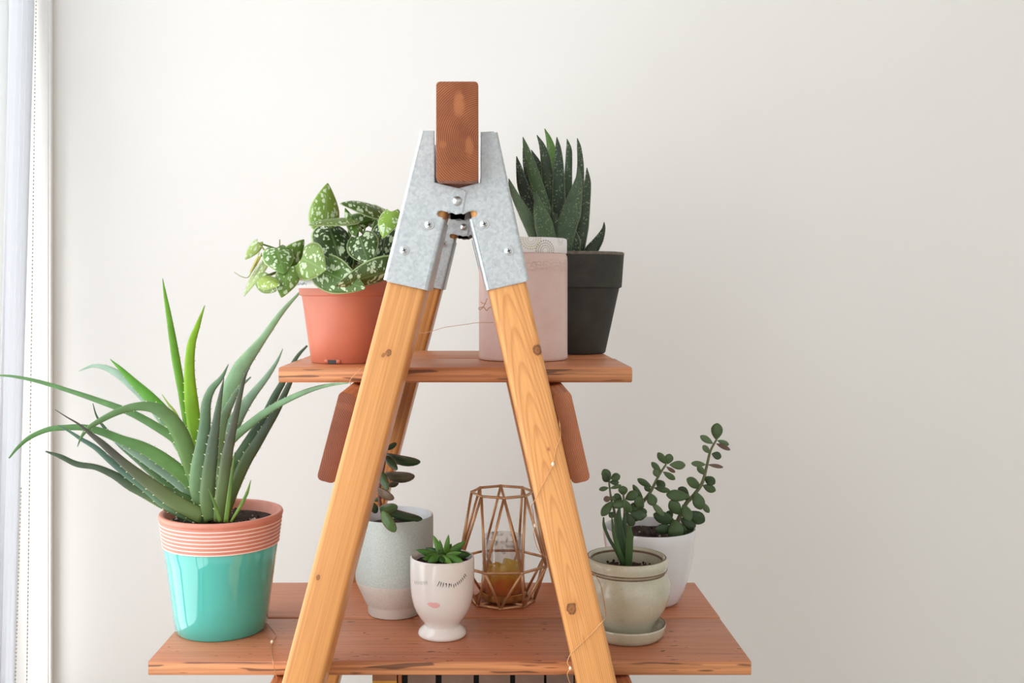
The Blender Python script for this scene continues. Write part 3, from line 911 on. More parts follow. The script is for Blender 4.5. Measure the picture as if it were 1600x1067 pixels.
# ------------------------------------------------------------------ satin pothos in the terracotta pot
YP = 1.12
ZUp = ZU + 0.0004
po = thing('potted_pothos', 'silver-spotted pothos trailing from a terracotta coloured plastic pot', 'potted plant', (P(541, 0, YP).x, YP, ZUp))
tp_ = plain('terracotta_plastic', (204, 118, 92), 0.42, var=0.05, nscale=30)
prof = [(0.034, 0.004), (0.034, 0.0), (0.0372, 0.0), (0.0380, 0.0012), (0.0478, 0.0715), (0.0502, 0.0722), (0.0508, 0.0735), (0.0522, 0.0915), (0.0520, 0.0928), (0.0506, 0.0930), (0.0500, 0.0915), (0.0486, 0.074), (0.036, 0.004)]
pot_body(po, prof, tp_)
# drain notch at the foot: a dark patch painted for its shade
nv, nf = [], []
def arc_patch(r, a0, a1, z0, z1, n=8):
    vs, fs = [], []
    for i in range(n + 1):
        a = a0 + (a1 - a0) * i / n
        vs += [Vector((r * math.cos(a), r * math.sin(a), z0)), Vector((r * math.cos(a), r * math.sin(a), z1))]
    for i in range(n): fs.append((2 * i, 2 * i + 2, 2 * i + 3, 2 * i + 1))
    return vs, fs
a0 = -math.pi / 2 - 0.34
vs, fs = arc_patch(0.03875, a0 - 0.05, a0 + 0.20, 0.0002, 0.0040)
mk('notch_shade_patch', vs, fs, M['recess_shade_wick'], po, world=False)
for s0, s1 in ((a0 - 0.16, a0 - 0.05), (a0 + 0.20, a0 + 0.31)):
    vs, fs = arc_patch(0.0391, s0, s1, 0.0002, 0.0048, 4)
    o = mk('notch_lip', vs, fs, tp_, po, world=False); o.modifiers.new('t', 'SOLIDIFY').thickness = 0.0012
vs, fs = arc_patch(0.0531, -math.pi * 0.93, -math.pi * 0.62, 0.080, 0.0885, 14)
for i, v in enumerate(vs):      # follow the flare of the rim
    k = (0.0526 if i % 2 else 0.0519) / 0.0531; v.x *= k; v.y *= k
lb = mk('plant_label', vs, fs, M['white'], po, world=False, label='white paper label strip with faint handwriting')
lb.modifiers.new('t', 'SOLIDIFY').thickness = 0.0004
ink = plain('pencil_ink', (120, 130, 150), 0.6)
sv, sf, _ = [], [], 0
parts = []
rnd = random.Random(4)
for k in range(9):
    a = -math.pi * 0.90 + k * 0.055
    z = 0.0845
    q = []
    for j in range(5):
        aa = a + j * 0.009; zz = z + rnd.uniform(-0.0018, 0.0018)
        q.append(Vector((0.0529 * math.cos(aa), 0.0529 * math.sin(aa), zz)))
    v_, f_ = tube(q, 0.00022, 5); parts.append((v_, f_))
vs, fs, _ = join(parts)
mk('handwriting', vs, fs, ink, lb, world=False)
soil_disc(po, 0.0490, 0.084, seed=5)
POM = leafmat('pothos_leaf', rough=0.42, trans=0.16, spots=(230, 0.62, (204, 222, 186), (1, 1, 0.7)), edge=((190, 208, 150), 0.90), midrib=((150, 178, 116), 0.35))
POS = leafmat('pothos_stem', rough=0.5, trans=0)
d1, d2, d3, d4 = (58, 92, 50), (82, 124, 62), (112, 156, 82), (140, 180, 110)
PO = [  # base, tip, width, Yb, Yt, colour, roll, cup, bend, droop
 ((507, 352), (512, 286), 47, 1.13, 1.14, (116, 164, 80), 0.25, 0.35, 0.02, 0.0),
 ((545, 341), (482, 352), 46, 1.09, 1.05, (112, 150, 90), 1.30, 0.30, 0.04, 0.0),
 ((592, 328), (531, 318), 40, 1.11, 1.08, (76, 116, 60), 1.0, 0.35, 0.06, 0.0),
 ((560, 361), (539, 325), 21, 1.08, 1.09, (84, 130, 56), 0.5, 0.6, 0.0, 0.0),
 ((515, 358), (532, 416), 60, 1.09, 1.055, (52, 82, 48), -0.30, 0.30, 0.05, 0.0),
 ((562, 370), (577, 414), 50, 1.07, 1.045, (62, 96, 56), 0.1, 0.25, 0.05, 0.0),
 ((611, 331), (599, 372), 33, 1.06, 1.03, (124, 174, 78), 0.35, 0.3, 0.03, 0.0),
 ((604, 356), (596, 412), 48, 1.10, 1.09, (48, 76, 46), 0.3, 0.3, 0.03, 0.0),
 ((614, 420), (524, 447), 44, 1.06, 1.03, (78, 108, 70), -0.55, 0.5, 0.02, 0.0),
 ((497, 420), (571, 451), 56, 1.065, 1.035, (78, 120, 62), 0.15, 0.25, 0.06, 0.0),
 ((472, 403), (509, 422), 60, 1.055, 1.035, (120, 162, 102), 0.1, 0.25, 0.05, 0.0),
 ((452, 410), (475, 374), 34, 1.08, 1.09, (96, 146, 66), 0.4, 0.3, 0.0, 0.0),
 ((431, 388), (444, 428), 46, 1.075, 1.05, (92, 140, 72), -0.15, 0.35, 0.05, 0.0),
 ((452, 418), (440, 465), 37, 1.06, 1.04, (104, 150, 84), 0.2, 0.4, 0.04, 0.0),
 ((409, 433), (437, 446), 27, 1.05, 1.03, (136, 176, 84), -0.5, 0.7, 0.02, 0.0),
 ((404, 437), (432, 455), 30, 1.065, 1.05, (118, 158, 96), 0.3, 0.3, 0.02, 0.0),
 ((403, 379), (383, 406), 19, 1.10, 1.09, (154, 194, 132), 0.5, 0.3, 0.0, 0.0),
 ((411, 410), (381, 463), 34, 1.09, 1.07, (156, 190, 150), 1.15, 0.2, 0.03, 0.0),
 ((404, 399), (387, 433), 9, 1.085, 1.08, (176, 182, 96), 0.9, 0.5, 0.0, 0.0),
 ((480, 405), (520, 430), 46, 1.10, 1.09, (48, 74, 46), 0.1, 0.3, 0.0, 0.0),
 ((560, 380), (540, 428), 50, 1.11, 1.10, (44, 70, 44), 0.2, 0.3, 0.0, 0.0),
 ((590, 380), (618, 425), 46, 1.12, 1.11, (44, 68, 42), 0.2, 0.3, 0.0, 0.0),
 ((575, 335), (604, 352), 36, 1.13, 1.12, (82, 118, 58), 0.4, 0.3, 0.0, 0.0),
 ((548, 352), (588, 340), 30, 1.125, 1.12, (66, 100, 52), 0.5, 0.3, 0.0, 0.0),
 ((606, 405), (560, 412), 34, 1.075, 1.05, (92, 118, 84), 1.0, 0.3, 0.05, 0.0),
 ((610, 345), (590, 322), 30, 1.12, 1.13, (92, 126, 60), 0.6, 0.3, 0.0, 0.0),
]
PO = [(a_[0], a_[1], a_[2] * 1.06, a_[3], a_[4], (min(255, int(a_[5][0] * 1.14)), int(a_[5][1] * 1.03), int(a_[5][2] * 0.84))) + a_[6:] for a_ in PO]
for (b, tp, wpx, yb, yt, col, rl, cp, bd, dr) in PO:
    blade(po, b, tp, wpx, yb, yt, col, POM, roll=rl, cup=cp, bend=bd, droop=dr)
    root = P(541 + (b[0] - 541) * 0.45, 441, YP - 0.005 + (b[0] % 7 - 3) * 0.004)
    B3 = P(b[0], b[1], yb)
    midp = (root + B3) / 2 + Vector((0, 0.006, 0.010))
    stem(po, [root, midp, B3], [0.0014, 0.0012, 0.0009], POS, (112, 140, 70))
stem(po, [P(405, 400, 1.085), P(395, 420, 1.08), P(388, 433, 1.08), P(377, 432, 1.075), P(366, 425, 1.07)], [0.0007, 0.0006, 0.0005, 0.0004, 0.0003], POS, (176, 176, 110), 'tendril')
stem(po, [P(437, 392, 1.08), P(437, 374, 1.08)], [0.0009, 0.0006], POS, (150, 150, 90), 'stem')
stem(po, [P(403, 379, 1.10), P(420, 396, 1.095), P(450, 408, 1.09), P(480, 425, 1.1)], 0.0009, POS, (140, 150, 80))

# ------------------------------------------------------------------ spiky succulent in the dark pot
YD = 1.272
dk = thing('potted_gasteria', 'upright dark spotted succulent in a charcoal clay pot', 'potted plant', (P(896.5, 0, YD).x, YD, ZUp))
dp = NT('charcoal_clay')
f = dp.noise(dp.obj(), 35, 5)
dp.color(dp.ramp(f, [(0.3, (50, 49, 44)), (0.75, (66, 64, 58))])); dp.set(Roughness=0.8); dp.bump(dp.noise(dp.obj(), 300), 0.2, 0.0006)
prof = [(0.030, 0.003), (0.030, 0.0), (0.0378, 0.0), (0.0390, 0.0014), (0.0560, 0.080), (0.0572, 0.0803), (0.0590, 0.0815), (0.0618, 0.120), (0.0615, 0.1232), (0.0602, 0.1240), (0.0560, 0.1240), (0.0545, 0.1225), (0.052, 0.10), (0.035, 0.004)]
pot_body(dk, prof, dp.m)
rimv, rimf = lathe([(0.0563, 0.1238), (0.0603, 0.1242), (0.0621, 0.1234), (0.0622, 0.1205)], 64)
mk('rim_wear', rimv, rimf, plain('worn_rim', (112, 104, 92), 0.85, var=0.35, nscale=180), dk, world=False, label='worn paler rim')
soil_disc(dk, 0.0540, 0.116, seed=9)
GAM = leafmat('gasteria_leaf', rough=0.45, trans=0.04, spots=(360, 0.46, (124, 140, 108), (1, 1, 1)), edge=((108, 126, 96), 0.86))
e1, e2, e3 = (50, 63, 47), (62, 78, 56), (120, 144, 110)
GTH = plain('gasteria_tooth', (140, 154, 124), 0.5)
GA = [
 ([(795, 279), (799, 292), (807, 310), (821, 336), (836, 368), (852, 400)], [1, 7, 11, 16, 17, 14], 1.25, 1.23, (104, 128, 96)),
 ([(807, 244), (811, 262), (817, 290), (829, 320), (846, 356), (862, 400)], [1, 8, 15, 19, 20, 16], 1.27, 1.28, e1),
 ([(817, 231), (821, 255), (828, 285), (845, 340), (862, 400)], [1, 7, 11, 16, 14], 1.285, 1.30, e1),
 ([(817, 214), (822, 232), (831, 262), (843, 303), (856, 350), (866, 400)], [1, 8, 14, 18, 20, 16], 1.25, 1.25, (74, 100, 62)),
 ([(830, 234), (840, 255), (850, 285), (860, 330), (868, 400)], [1, 9, 16, 18, 14], 1.285, 1.29, e1),
 ([(839, 211), (847, 228), (853, 252), (859, 300), (868, 350), (872, 400)], [1, 8, 14, 19, 22, 18], 1.27, 1.27, e2),
 ([(851, 201), (857, 216), (862, 236), (866, 270), (872, 330), (875, 400)], [1, 7, 12, 14, 15, 14], 1.29, 1.30, (92, 136, 56)),
 ([(870, 214), (872, 232), (873, 258), (873, 300), (873, 350), (875, 400)], [1, 8, 13, 17, 20, 18], 1.26, 1.25, (60, 78, 60)),
 ([(886, 217), (889, 235), (888, 270), (886, 310), (882, 400)], [1, 8, 10, 13, 14], 1.29, 1.30, (66, 88, 62)),
 ([(902, 216), (905, 232), (907, 262), (904, 300), (895, 360), (888, 400)], [1, 6, 9, 13, 16, 14], 1.28, 1.29, e2),
 ([(905, 262), (904, 280), (899, 305), (892, 333), (885, 358), (880, 398)], [1, 9, 18, 27, 26, 20], 1.235, 1.225, (80, 104, 76)),
 ([(917, 262), (918, 285), (914, 318), (908, 355), (900, 400)], [1, 9, 14, 20, 20], 1.26, 1.265, e2),
 ([(944, 347), (943, 358), (936, 374), (925, 390), (912, 408)], [1, 5, 12, 17, 16], 1.25, 1.25, e1),
 ([(837, 300), (842, 325), (850, 352), (862, 400)], [2, 15, 25, 24], 1.235, 1.225, (84, 110, 76)),
 ([(862, 330), (868, 355), (872, 402)], [2, 22, 26], 1.24, 1.235, e1),
 ([(893, 350), (892, 375), (890, 405)], [4, 26, 28], 1.245, 1.24, e1),
]
for (pts, wd, y0, y1, col) in GA:
    aloe_leaf(dk, pts, [x * 1.2 for x in wd], y0, y1, col, GAM, GTH, thick=0.42, concave=True, tspace=0.0035, tsize=0.35)

# ------------------------------------------------------------------ pink glass jar
YJr = 1.16
jr = thing('candle_jar', 'frosted pink glass candle jar with a patterned white lid on the upper shelf', 'jar', (P(817.5, 0, YJr).x, YJr, ZUp))
t = NT('pink_glass')
v = t.obj()
f = t.noise(v, 40, 4)
t.color(t.ramp(f, [(0.3, (250, 216, 206)), (0.7, (255, 228, 218))]))
t.set(Roughness=0.30, Transmission_Weight=0.25, IOR=1.3)
sx = t.add('ShaderNodeSeparateXYZ'); t.link(v, sx.inputs[0])
band = t.ramp(sx.outputs[2], [(0.098, BW(0)), (0.101, BW(1)), (0.111, BW(1)), (0.114, BW(0))])
vo = t.add('ShaderNodeTexVoronoi'); vo.inputs['Scale'].default_value = 330; t.link(v, vo.inputs['Vector'])
hh = t.math('ADD', t.math('MULTIPLY', t.math('MULTIPLY', band, vo.outputs['Distance']), 2.5), t.math('MULTIPLY', t.noise(v, 380, 3), 0.8))
t.bump(hh, 0.5, 0.0012)
PG = t.m
prof = [(0.040, 0.0), (0.0492, 0.0), (0.0503, 0.0012), (0.0503, 0.004), (0.0500, 0.008), (0.0501, 0.110), (0.0497, 0.1155), (0.0482, 0.1186), (0.0465, 0.1190), (0.0455, 0.1180), (0.0458, 0.110), (0.0458, 0.008), (0.040, 0.006)]
pot_body(jr, prof, PG, 'jar_glass')
vs, fs = lathe([(0.001, 0.0085), (0.0440, 0.0085), (0.0450, 0.010), (0.0450, 0.092), (0.044, 0.0935), (0.001, 0.0925)], 48)
mk('wax', vs, fs, plain('pink_wax', (238, 206, 192), 0.6, var=0.04, nscale=40), jr, world=False)
t = NT('patterned_card')
v = t.obj()
base_c = t.ramp(t.noise(v, 28, 2), [(0.3, (236, 230, 236)), (0.6, (246, 243, 242))])
def dist_to(vec, c):
    s_ = t.add('ShaderNodeVectorMath', operation='DISTANCE'); s_.inputs[1].default_value = c; t.link(vec, s_.inputs[0]); return s_.outputs['Value']
for (cu, cz, R, col, ph) in ((848, 0.121, 0.0125, (128, 112, 84), 1), (826, 0.1335, 0.012, (196, 180, 110), 0), (872, 0.1335, 0.006, (180, 170, 130), 0)):
    xx = (cu - 817.5) / F * YJr
    yy = -math.sqrt(max(0, 0.0488 ** 2 - xx * xx))
    d = dist_to(v, (xx, yy, cz))
    ringp = t.math('SINE', t.math('MULTIPLY', d, 2 * math.pi / 0.0026))
    sx_ = t.add('ShaderNodeSeparateXYZ'); t.link(v, sx_.inputs[0])
    an_ = t.math('ARCTAN2', t.math('SUBTRACT', sx_.outputs[2], cz), t.math('SUBTRACT', sx_.outputs[0], xx))
    mm = t.math('MULTIPLY', t.math('GREATER_THAN', ringp, -0.1), t.math('GREATER_THAN', t.math('SINE', t.math('MULTIPLY', an_, 26.0)), -0.3))
    mm = t.math('MULTIPLY', mm, t.math('GREATER_THAN', d, R * 0.25))
    mm = t.math('MULTIPLY', mm, t.math('LESS_THAN', d, R))
    base_c = t.mix(t.math('MULTIPLY', mm, 0.75), base_c, col)
t.color(base_c); t.set(Roughness=0.55)
vs, fs = lathe([(0.044, 0.1186), (0.0488, 0.1188), (0.0494, 0.1195), (0.0494, 0.1338), (0.0486, 0.1352), (0.047, 0.1358), (0.001, 0.1358)], 56)
mk('lid', vs, fs, t.m, jr, world=False, label='white lid printed with gold and grey dotted circles')

# ------------------------------------------------------------------ peperomia in the two-tone pot
YG = 1.197
gp = thing('potted_peperomia', 'oval-leaved peperomia in a two-tone grey and beige stoneware pot', 'potted plant', (P(616, 0, YG).x, YG, ZLp()))
t = NT('two_tone_stoneware')
v = t.obj(); sx = t.add('ShaderNodeSeparateXYZ'); t.link(v, sx.inputs[0])
sp = t.noise(v, 900, 2)
gcol = t.ramp(sp, [(0.35, (176, 186, 182)), (0.65, (200, 208, 202))])
bcol = t.ramp(t.noise(v, 300, 3), [(0.3, (206, 198, 190)), (0.7, (216, 208, 200))])
zz = t.math('ADD', sx.outputs[2], t.math('MULTIPLY', t.math('SUBTRACT', t.noise(v, 120, 2), 0.5), 0.002))
mid = t.math('GREATER_THAN', zz, 0.0400)
c = t.mix(mid, bcol, gcol)
low = t.math('LESS_THAN', zz, 0.0125)
c = t.mix(low, c, (220, 214, 206))
t.color(c); t.set(Roughness=0.5); t.bump(sp, 0.08, 0.0005)
prof = [(0.026, 0.002), (0.026, 0.0), (0.0292, 0.0), (0.0304, 0.0012), (0.0310, 0.010), (0.0330, 0.0125), (0.0440, 0.037), (0.0450, 0.041), (0.0455, 0.060), (0.0457, 0.112), (0.0452, 0.1142), (0.0442, 0.1145), (0.0432, 0.1135), (0.0425, 0.09), (0.0418, 0.06), (0.028, 0.012)]
inner = plain('white_glaze_inside', (226, 230, 234), 0.25, var=0.02)
pot_body(gp, prof, None, mats=[t.m, inner], midx_fn=lambda i: 1 if i >= 11 else 0)
soil_disc(gp, 0.0424, 0.100, seed=11)
PEM = leafmat('peperomia_leaf', rough=0.28, trans=0.03, edge=((150, 84, 70), 0.90), midrib=((120, 150, 96), 0.25))
PEU = leafmat('peperomia_stem', rough=0.45, trans=0)
g1, g2, g3 = (58, 78, 52), (74, 98, 58), (104, 76, 66)
PE = [((604, 702), (619.5, 692), 9, 1.18, 1.18, g1, 0.3), ((602, 711), (657, 721), 24, 1.17, 1.15, g1, 0.85), ((603, 713), (621, 734), 12, 1.16, 1.14, g1, 0.2), ((600, 742), (648, 743), 24, 1.17, 1.15, (84, 76, 62), 0.75),
      ((606, 758), (623, 754), 11, 1.19, 1.19, (88, 78, 58), 0.5), ((596, 738), (606, 766), 14, 1.15, 1.14, g2, 0.3), ((589, 764), (616, 779), 17, 1.155, 1.145, (112, 92, 76), 0.6), ((585, 783), (597, 775), 8, 1.17, 1.17, g2, 0.3),
      ((594, 797), (621, 790), 19, 1.16, 1.15, g2, 0.5), ((600, 795), (660, 811), 22, 1.165, 1.16, g1, 0.8), ((597, 799), (618, 831), 18, 1.145, 1.135, (84, 116, 58), 0.2), ((590, 800), (576, 786), 14, 1.16, 1.15, g1, 0.3),
      ((606, 704), (590, 690), 14, 1.18, 1.18, g1, 0.4), ((590, 755), (574, 750), 14, 1.18, 1.18, g2, 0.4)]
for (b, tp, wd, yb, yt, col, rl) in PE:
    fat(gp, b, tp, wd, yb, yt, col, PEM, roll=rl, thick=0.22, bend=0.08)
stem(gp, [P(600, 815, 1.18), P(596, 796, 1.168), P(592, 770, 1.168), P(598, 738, 1.172), P(603, 710, 1.175), P(605, 700, 1.18)], [0.0022, 0.002, 0.0016, 0.0013], PEU, (120, 76, 66))
for (b, yb) in (((600, 742), 1.17), ((589, 764), 1.155), ((606, 758), 1.19), ((596, 738), 1.15)):
    stem(gp, [P(596, b[1] + 10, 1.169), P(b[0], b[1], yb)], 0.0009, PEU, (150, 88, 76))

# ------------------------------------------------------------------ face pot with rosette
YF = 1.12
fp = thing('face_pot_succulent', 'small green rosette succulent in a white footed pot with a sleeping face', 'potted plant', (P(691, 0, YF).x, YF, ZLp()))
wg = plain('white_glaze', (240, 238, 235), 0.14, var=0.01, coat=0.4)
fprof = [(0.0250, 0.0), (0.0262, 0.0010), (0.0266, 0.0028), (0.0250, 0.0060), (0.0215, 0.0090), (0.0197, 0.0108), (0.0194, 0.0125), (0.0205, 0.0150), (0.0250, 0.0205), (0.0290, 0.0270), (0.0318, 0.0345), (0.0338, 0.0440), (0.0348, 0.0560), (0.0351, 0.0700), (0.0350, 0.0830), (0.0346, 0.0852), (0.0336, 0.0860), (0.0326, 0.0852), (0.0322, 0.080), (0.0315, 0.06), (0.0250, 0.03)]
pot_body(fp, [(0.020, 0.001)] + fprof, wg)
def fr(z):
    for i in range(len(fprof) - 6):
        if fprof[i][1] <= z <= fprof[i + 1][1]:
            k = (z - fprof[i][1]) / max(1e-9, fprof[i + 1][1] - fprof[i][1]); return fprof[i][0] * (1 - k) + fprof[i + 1][0] * k
    return 0.03
fo = Vector(fp.location)
def on_face(u, v, lift=0.0002):
    d = P(u, v, 1.0) - VIEW0
    s = 1.07
    while s < 1.14:
        p = VIEW0 + d * s - fo
        if math.hypot(p.x, p.y) <= fr(p.z) + lift: return p + fo
        s += 0.0001
    return VIEW0 + d * 1.086
def fpx(x, y): return (630 + x * 0.1687, 830 + y * 0.1687)
inkb = plain('black_glaze_line', (34, 32, 32), 0.3)
ink_glare = plain('glare_greyed_line', (168, 168, 170), 0.3)  # grey tone paints in the window reflection that washes out these lashes
parts = []
for (x0, y0, x1, y1) in ((337, 462, 312, 512), (352, 470, 342, 514), (374, 476, 364, 520), (400, 480, 397, 520), (400, 480, 388, 492), (425, 484, 422, 524), (425, 484, 432, 500), (442, 486, 444, 518), (466, 490, 468, 526), (482, 482, 488, 512), (500, 470, 508, 500), (516, 458, 524, 488), (532, 446, 540, 472), (546, 430, 556, 456), (558, 412, 572, 438), (568, 396, 584, 422)):
    q = [on_face(*fpx(x0 + (x1 - x0) * k / 3 + (2 if k in (1, 2) else 0), y0 + (y1 - y0) * k / 3)) for k in range(4)]
    parts.append(tube(q, [0.00028, 0.00042, 0.00034, 0.00012], 6))
vs, fs, _ = join(parts); mk('eyelashes', vs, fs, inkb, fp, label='black painted lashes of the right closed eye')
parts = []
for k in range(8):
    x0 = 104 + k * 15.5; q = [on_face(*fpx(x0 + j * 4, 462 - abs(k - 4) * 1.0 + j * 12)) for j in range(4)]
    parts.append(tube(q, [0.00014, 0.00026, 0.00022, 0.0001], 6))
vs, fs, _ = join(parts); mk('eyelashes', vs, fs, ink_glare, fp, label='lashes of the left closed eye, greyed by painted glare')
# lips
up_ = [(222, 668), (240, 660), (262, 659), (280, 662), (296, 660), (318, 665), (334, 675), (345, 686)]
dn_ = [(222, 668), (234, 686), (252, 698), (272, 708), (294, 714), (316, 711), (332, 702), (345, 686)]
vs, fs = [], []
for a, b in zip(up_, dn_):
    for k in range(5): vs.append(on_face(*fpx(a[0] + (b[0] - a[0]) * k / 4, a[1] + (b[1] - a[1]) * k / 4), 0.00025))
for i in range(7):
    for k in range(4): fs.append((i * 5 + k, i * 5 + k + 1, i * 5 + k + 6, i * 5 + k + 5))
mk('lips', vs, fs, plain('pink_lip_glaze', (242, 190, 188), 0.25, var=0.04), fp, label='pale pink painted lips')
soil_disc(fp, 0.0318, 0.0795, seed=12)
ROM = leafmat('rosette_leaf', rough=0.35, trans=0.10, base_mix=((130, 180, 70), 0.3))
r1, r2, r3 = (84, 140, 56), (112, 168, 72), (58, 104, 48)
RO = [((690, 868), (677, 836), 10, 1.12, 1.13, r2), ((690, 868), (687, 843), 8, 1.115, 1.115, r1), ((696, 868), (701, 835), 9, 1.12, 1.12, r2), ((699, 866), (728, 845), 11, 1.12, 1.12, r1), ((698, 868), (721, 863), 9, 1.11, 1.10, r2),
      ((684, 868), (650, 859), 11, 1.115, 1.11, r1), ((686, 870), (660, 873), 13, 1.11, 1.09, r1), ((704, 868), (736, 866), 14, 1.125, 1.125, r3), ((697, 870), (724, 877), 13, 1.10, 1.09, r1), ((686, 869), (668, 878), 13, 1.10, 1.09, r1),
      ((690, 868), (692, 879), 13, 1.105, 1.088, r3), ((700, 868), (705, 849), 9, 1.135, 1.14, r3), ((690, 866), (665, 856), 10, 1.13, 1.14, r3), ((704, 866), (722, 855), 11, 1.13, 1.14, r3), ((690, 870), (706, 880), 11, 1.10, 1.088, r2), ((688, 862), (684, 862), 8, 1.10, 1.098, r3)]
for (b, tp, wd, yb, yt, col) in RO:
    fat(fp, b, tp, wd, yb, yt, col, ROM, shape='lance', thick=0.42, bend=0.05)
fat(fp, (691, 880), (691, 862), 16, 1.115, 1.115, r3, ROM, thick=0.9, name='crown')

# ------------------------------------------------------------------ geometric lantern and candle
YLn = 1.242
ln = thing('wire_lantern', 'open copper wire lantern of triangular facets around a candle glass', 'lantern', (P(785, 0, YLn).x, YLn, ZLp()))
cop = plain('brushed_copper', (212, 166, 124), 0.34, metal=0.6, var=0.06, nscale=120)
RW = 0.00165
def ring_pts(r, z, off):
    return [Vector((r * math.sin(off + k * math.pi / 4), -r * math.cos(off + k * math.pi / 4), z)) for k in range(8)]
top = ring_pts(0.0372, 0.1315, 0.03); midr = ring_pts(0.0560, 0.0470, math.pi / 8 + 0.0); bot = ring_pts(0.0385, RW, -0.08)
def rod(a, b, nm):
    v_, f_ = tube([a, b], RW, 8); return mk(nm, v_, f_, cop, ln, world=False)
for k in range(8):
    k2 = (k + 1) % 8
    rod(top[k], top[k2], 'top_rod'); rod(midr[k], midr[k2], 'middle_rod'); rod(bot[k], bot[k2], 'bottom_rod')
    rod(top[k], midr[k], 'strut'); rod(top[k2], midr[k], 'strut')
    rod(bot[k], midr[k], 'strut'); rod(bot[k2], midr[k], 'strut')
for k in (1, 3, 5, 7):
    rod(bot[k], Vector((0, 0, RW)), 'base_spoke')
parts = []
ico = bmesh.new(); bmesh.ops.create_icosphere(ico, subdivisions=2, radius=RW * 1.25)
ico.verts.index_update(); iv = [q.co.copy() for q in ico.verts]; ifc = [tuple(x.index for x in q.verts) for q in ico.faces]; ico.free()
j0 = None
for q in top + midr + bot:
    if j0 is None: j0 = mk('joint', iv, ifc, cop, ln, world=False); jn = j0
    else: jn = j0.copy(); COL.objects.link(jn)
    jn.location = q
cn = thing('candle_glass', 'clear candle glass with orange and yellow candle on a brass dish inside the wire lantern', 'candle', (P(786.5, 0, YLn).x, YLn, ZLp() + 2 * RW + 0.0004))
brass = plain('brass_dish', (188, 140, 84), 0.3, metal=0.8)
vs, fs = lathe([(0.001, 0.0), (0.0262, 0.0), (0.0270, 0.001), (0.0274, 0.0085), (0.0268, 0.0090), (0.0262, 0.0080), (0.0258, 0.0022), (0.001, 0.0020)], 48)
sharpen(mk('dish', vs, fs, brass, cn, world=False))
t = NT('clear_glass')
gl = t.add('ShaderNodeBsdfGlossy'); gl.inputs['Roughness'].default_value = 0.05
tr = t.add('ShaderNodeBsdfTransparent')
v = t.obj()
sm_ = t.noise(v, 70, 3)
sx = t.add('ShaderNodeSeparateXYZ'); t.link(v, sx.inputs[0])
hm = t.ramp(sx.outputs[2], [(0.046, BW(0)), (0.056, BW(1))])
c = t.mix(t.math('MULTIPLY', t.ramp(sm_, [(0.58, BW(0)), (0.70, BW(0.6))]), hm), (250, 248, 246), (140, 136, 132))
t.link(c, tr.inputs[0])
lw = t.add('ShaderNodeLayerWeight'); lw.inputs[0].default_value = 0.35
ms = t.add('ShaderNodeMixShader'); t.link(t.math('ADD', t.math('MULTIPLY', lw.outputs['Facing'], 0.45), 0.05), ms.inputs[0])
t.link(tr.outputs[0], ms.inputs[1]); t.link(gl.outputs[0], ms.inputs[2]); t.link(ms.outputs[0], t.out.inputs[0])
vs, fs = lathe([(0.001, 0.0024), (0.0250, 0.0024), (0.0257, 0.004), (0.0262, 0.0735), (0.0258, 0.0742), (0.0250, 0.0738), (0.0246, 0.006), (0.001, 0.005)], 48)
mk('glass', vs, fs, t.m, cn, world=False)
t = NT('orange_candle')
v = t.obj(); sx = t.add('ShaderNodeSeparateXYZ'); t.link(v, sx.inputs[0])
zz = t.math('ADD', sx.outputs[2], t.math('MULTIPLY', t.math('SUBTRACT', t.noise(v, 90, 4), 0.5), 0.030))
c = t.ramp(t.math('MULTIPLY', zz, 20.0), [(0.15, (250, 138, 84)), (0.42, (255, 150, 62)), (0.62, (255, 192, 70)), (0.85, (252, 218, 110))])
spk = t.noise(v, 420, 2)
c = t.mix(t.ramp(spk, [(0.68, BW(0)), (0.72, BW(0.6))]), c, (120, 80, 50))
t.color(c); t.set(Roughness=0.5, Subsurface_Weight=0.6, Subsurface_Radius=(0.02, 0.012, 0.006), Subsurface_Scale=1.0)
vs, fs = lathe([(0.001, 0.0055), (0.0236, 0.0055), (0.0242, 0.007), (0.0242, 0.030), (0.0230, 0.034), (0.0200, 0.0365), (0.014, 0.0375), (0.001, 0.0378)], 40)
rnd = random.Random(2)
for i, q in enumerate(vs):
    if q.z > 0.028:
        a = math.atan2(q.y, q.x); q.z += 0.0085 * max(0, math.sin(-a * 1.0 - 2.4 + math.pi)) + 0.002 * math.sin(a * 7)
mk('wax', vs, fs, t.m, cn, world=False, label='orange to yellow wax')
tv, tf = tube([Vector((0, 0, 0.036)), Vector((0.0006, 0, 0.046))], 0.0007, 6)
mk('wick', tv, tf, M['recess_shade_wick'], cn, world=False)

# ------------------------------------------------------------------ green glazed pot on its saucer
YS = 1.118
sx0 = P(979, 0, YS).x
sc = thing('pot_saucer', 'pale green glazed saucer under the small crackled pot', 'saucer', (sx0, YS, ZLp()))
t = NT('celadon_glaze')
v = t.obj()
f = t.noise(v, 26, 4)
c = t.ramp(f, [(0.3, (184, 180, 156)), (0.7, (208, 204, 184))])
vo = t.add('ShaderNodeTexVoronoi', feature='DISTANCE_TO_EDGE'); vo.inputs['Scale'].default_value = 230; t.link(v, vo.inputs['Vector'])
c = t.mix(t.ramp(vo.outputs['Distance'], [(0.0, BW(0.30)), (0.03, BW(0))]), c, (140, 136, 108))
spn = t.noise(v, 300, 2)
c = t.mix(t.ramp(spn, [(0.72, BW(0)), (0.76, BW(0.6))]), c, (92, 80, 62))
t.color(c); t.set(Roughness=0.2, Coat_Weight=0.4, Coat_Roughness=0.08)
CEL = t.m
brn = plain('bare_brown_edge', (112, 86, 62), 0.5, var=0.3, nscale=120)
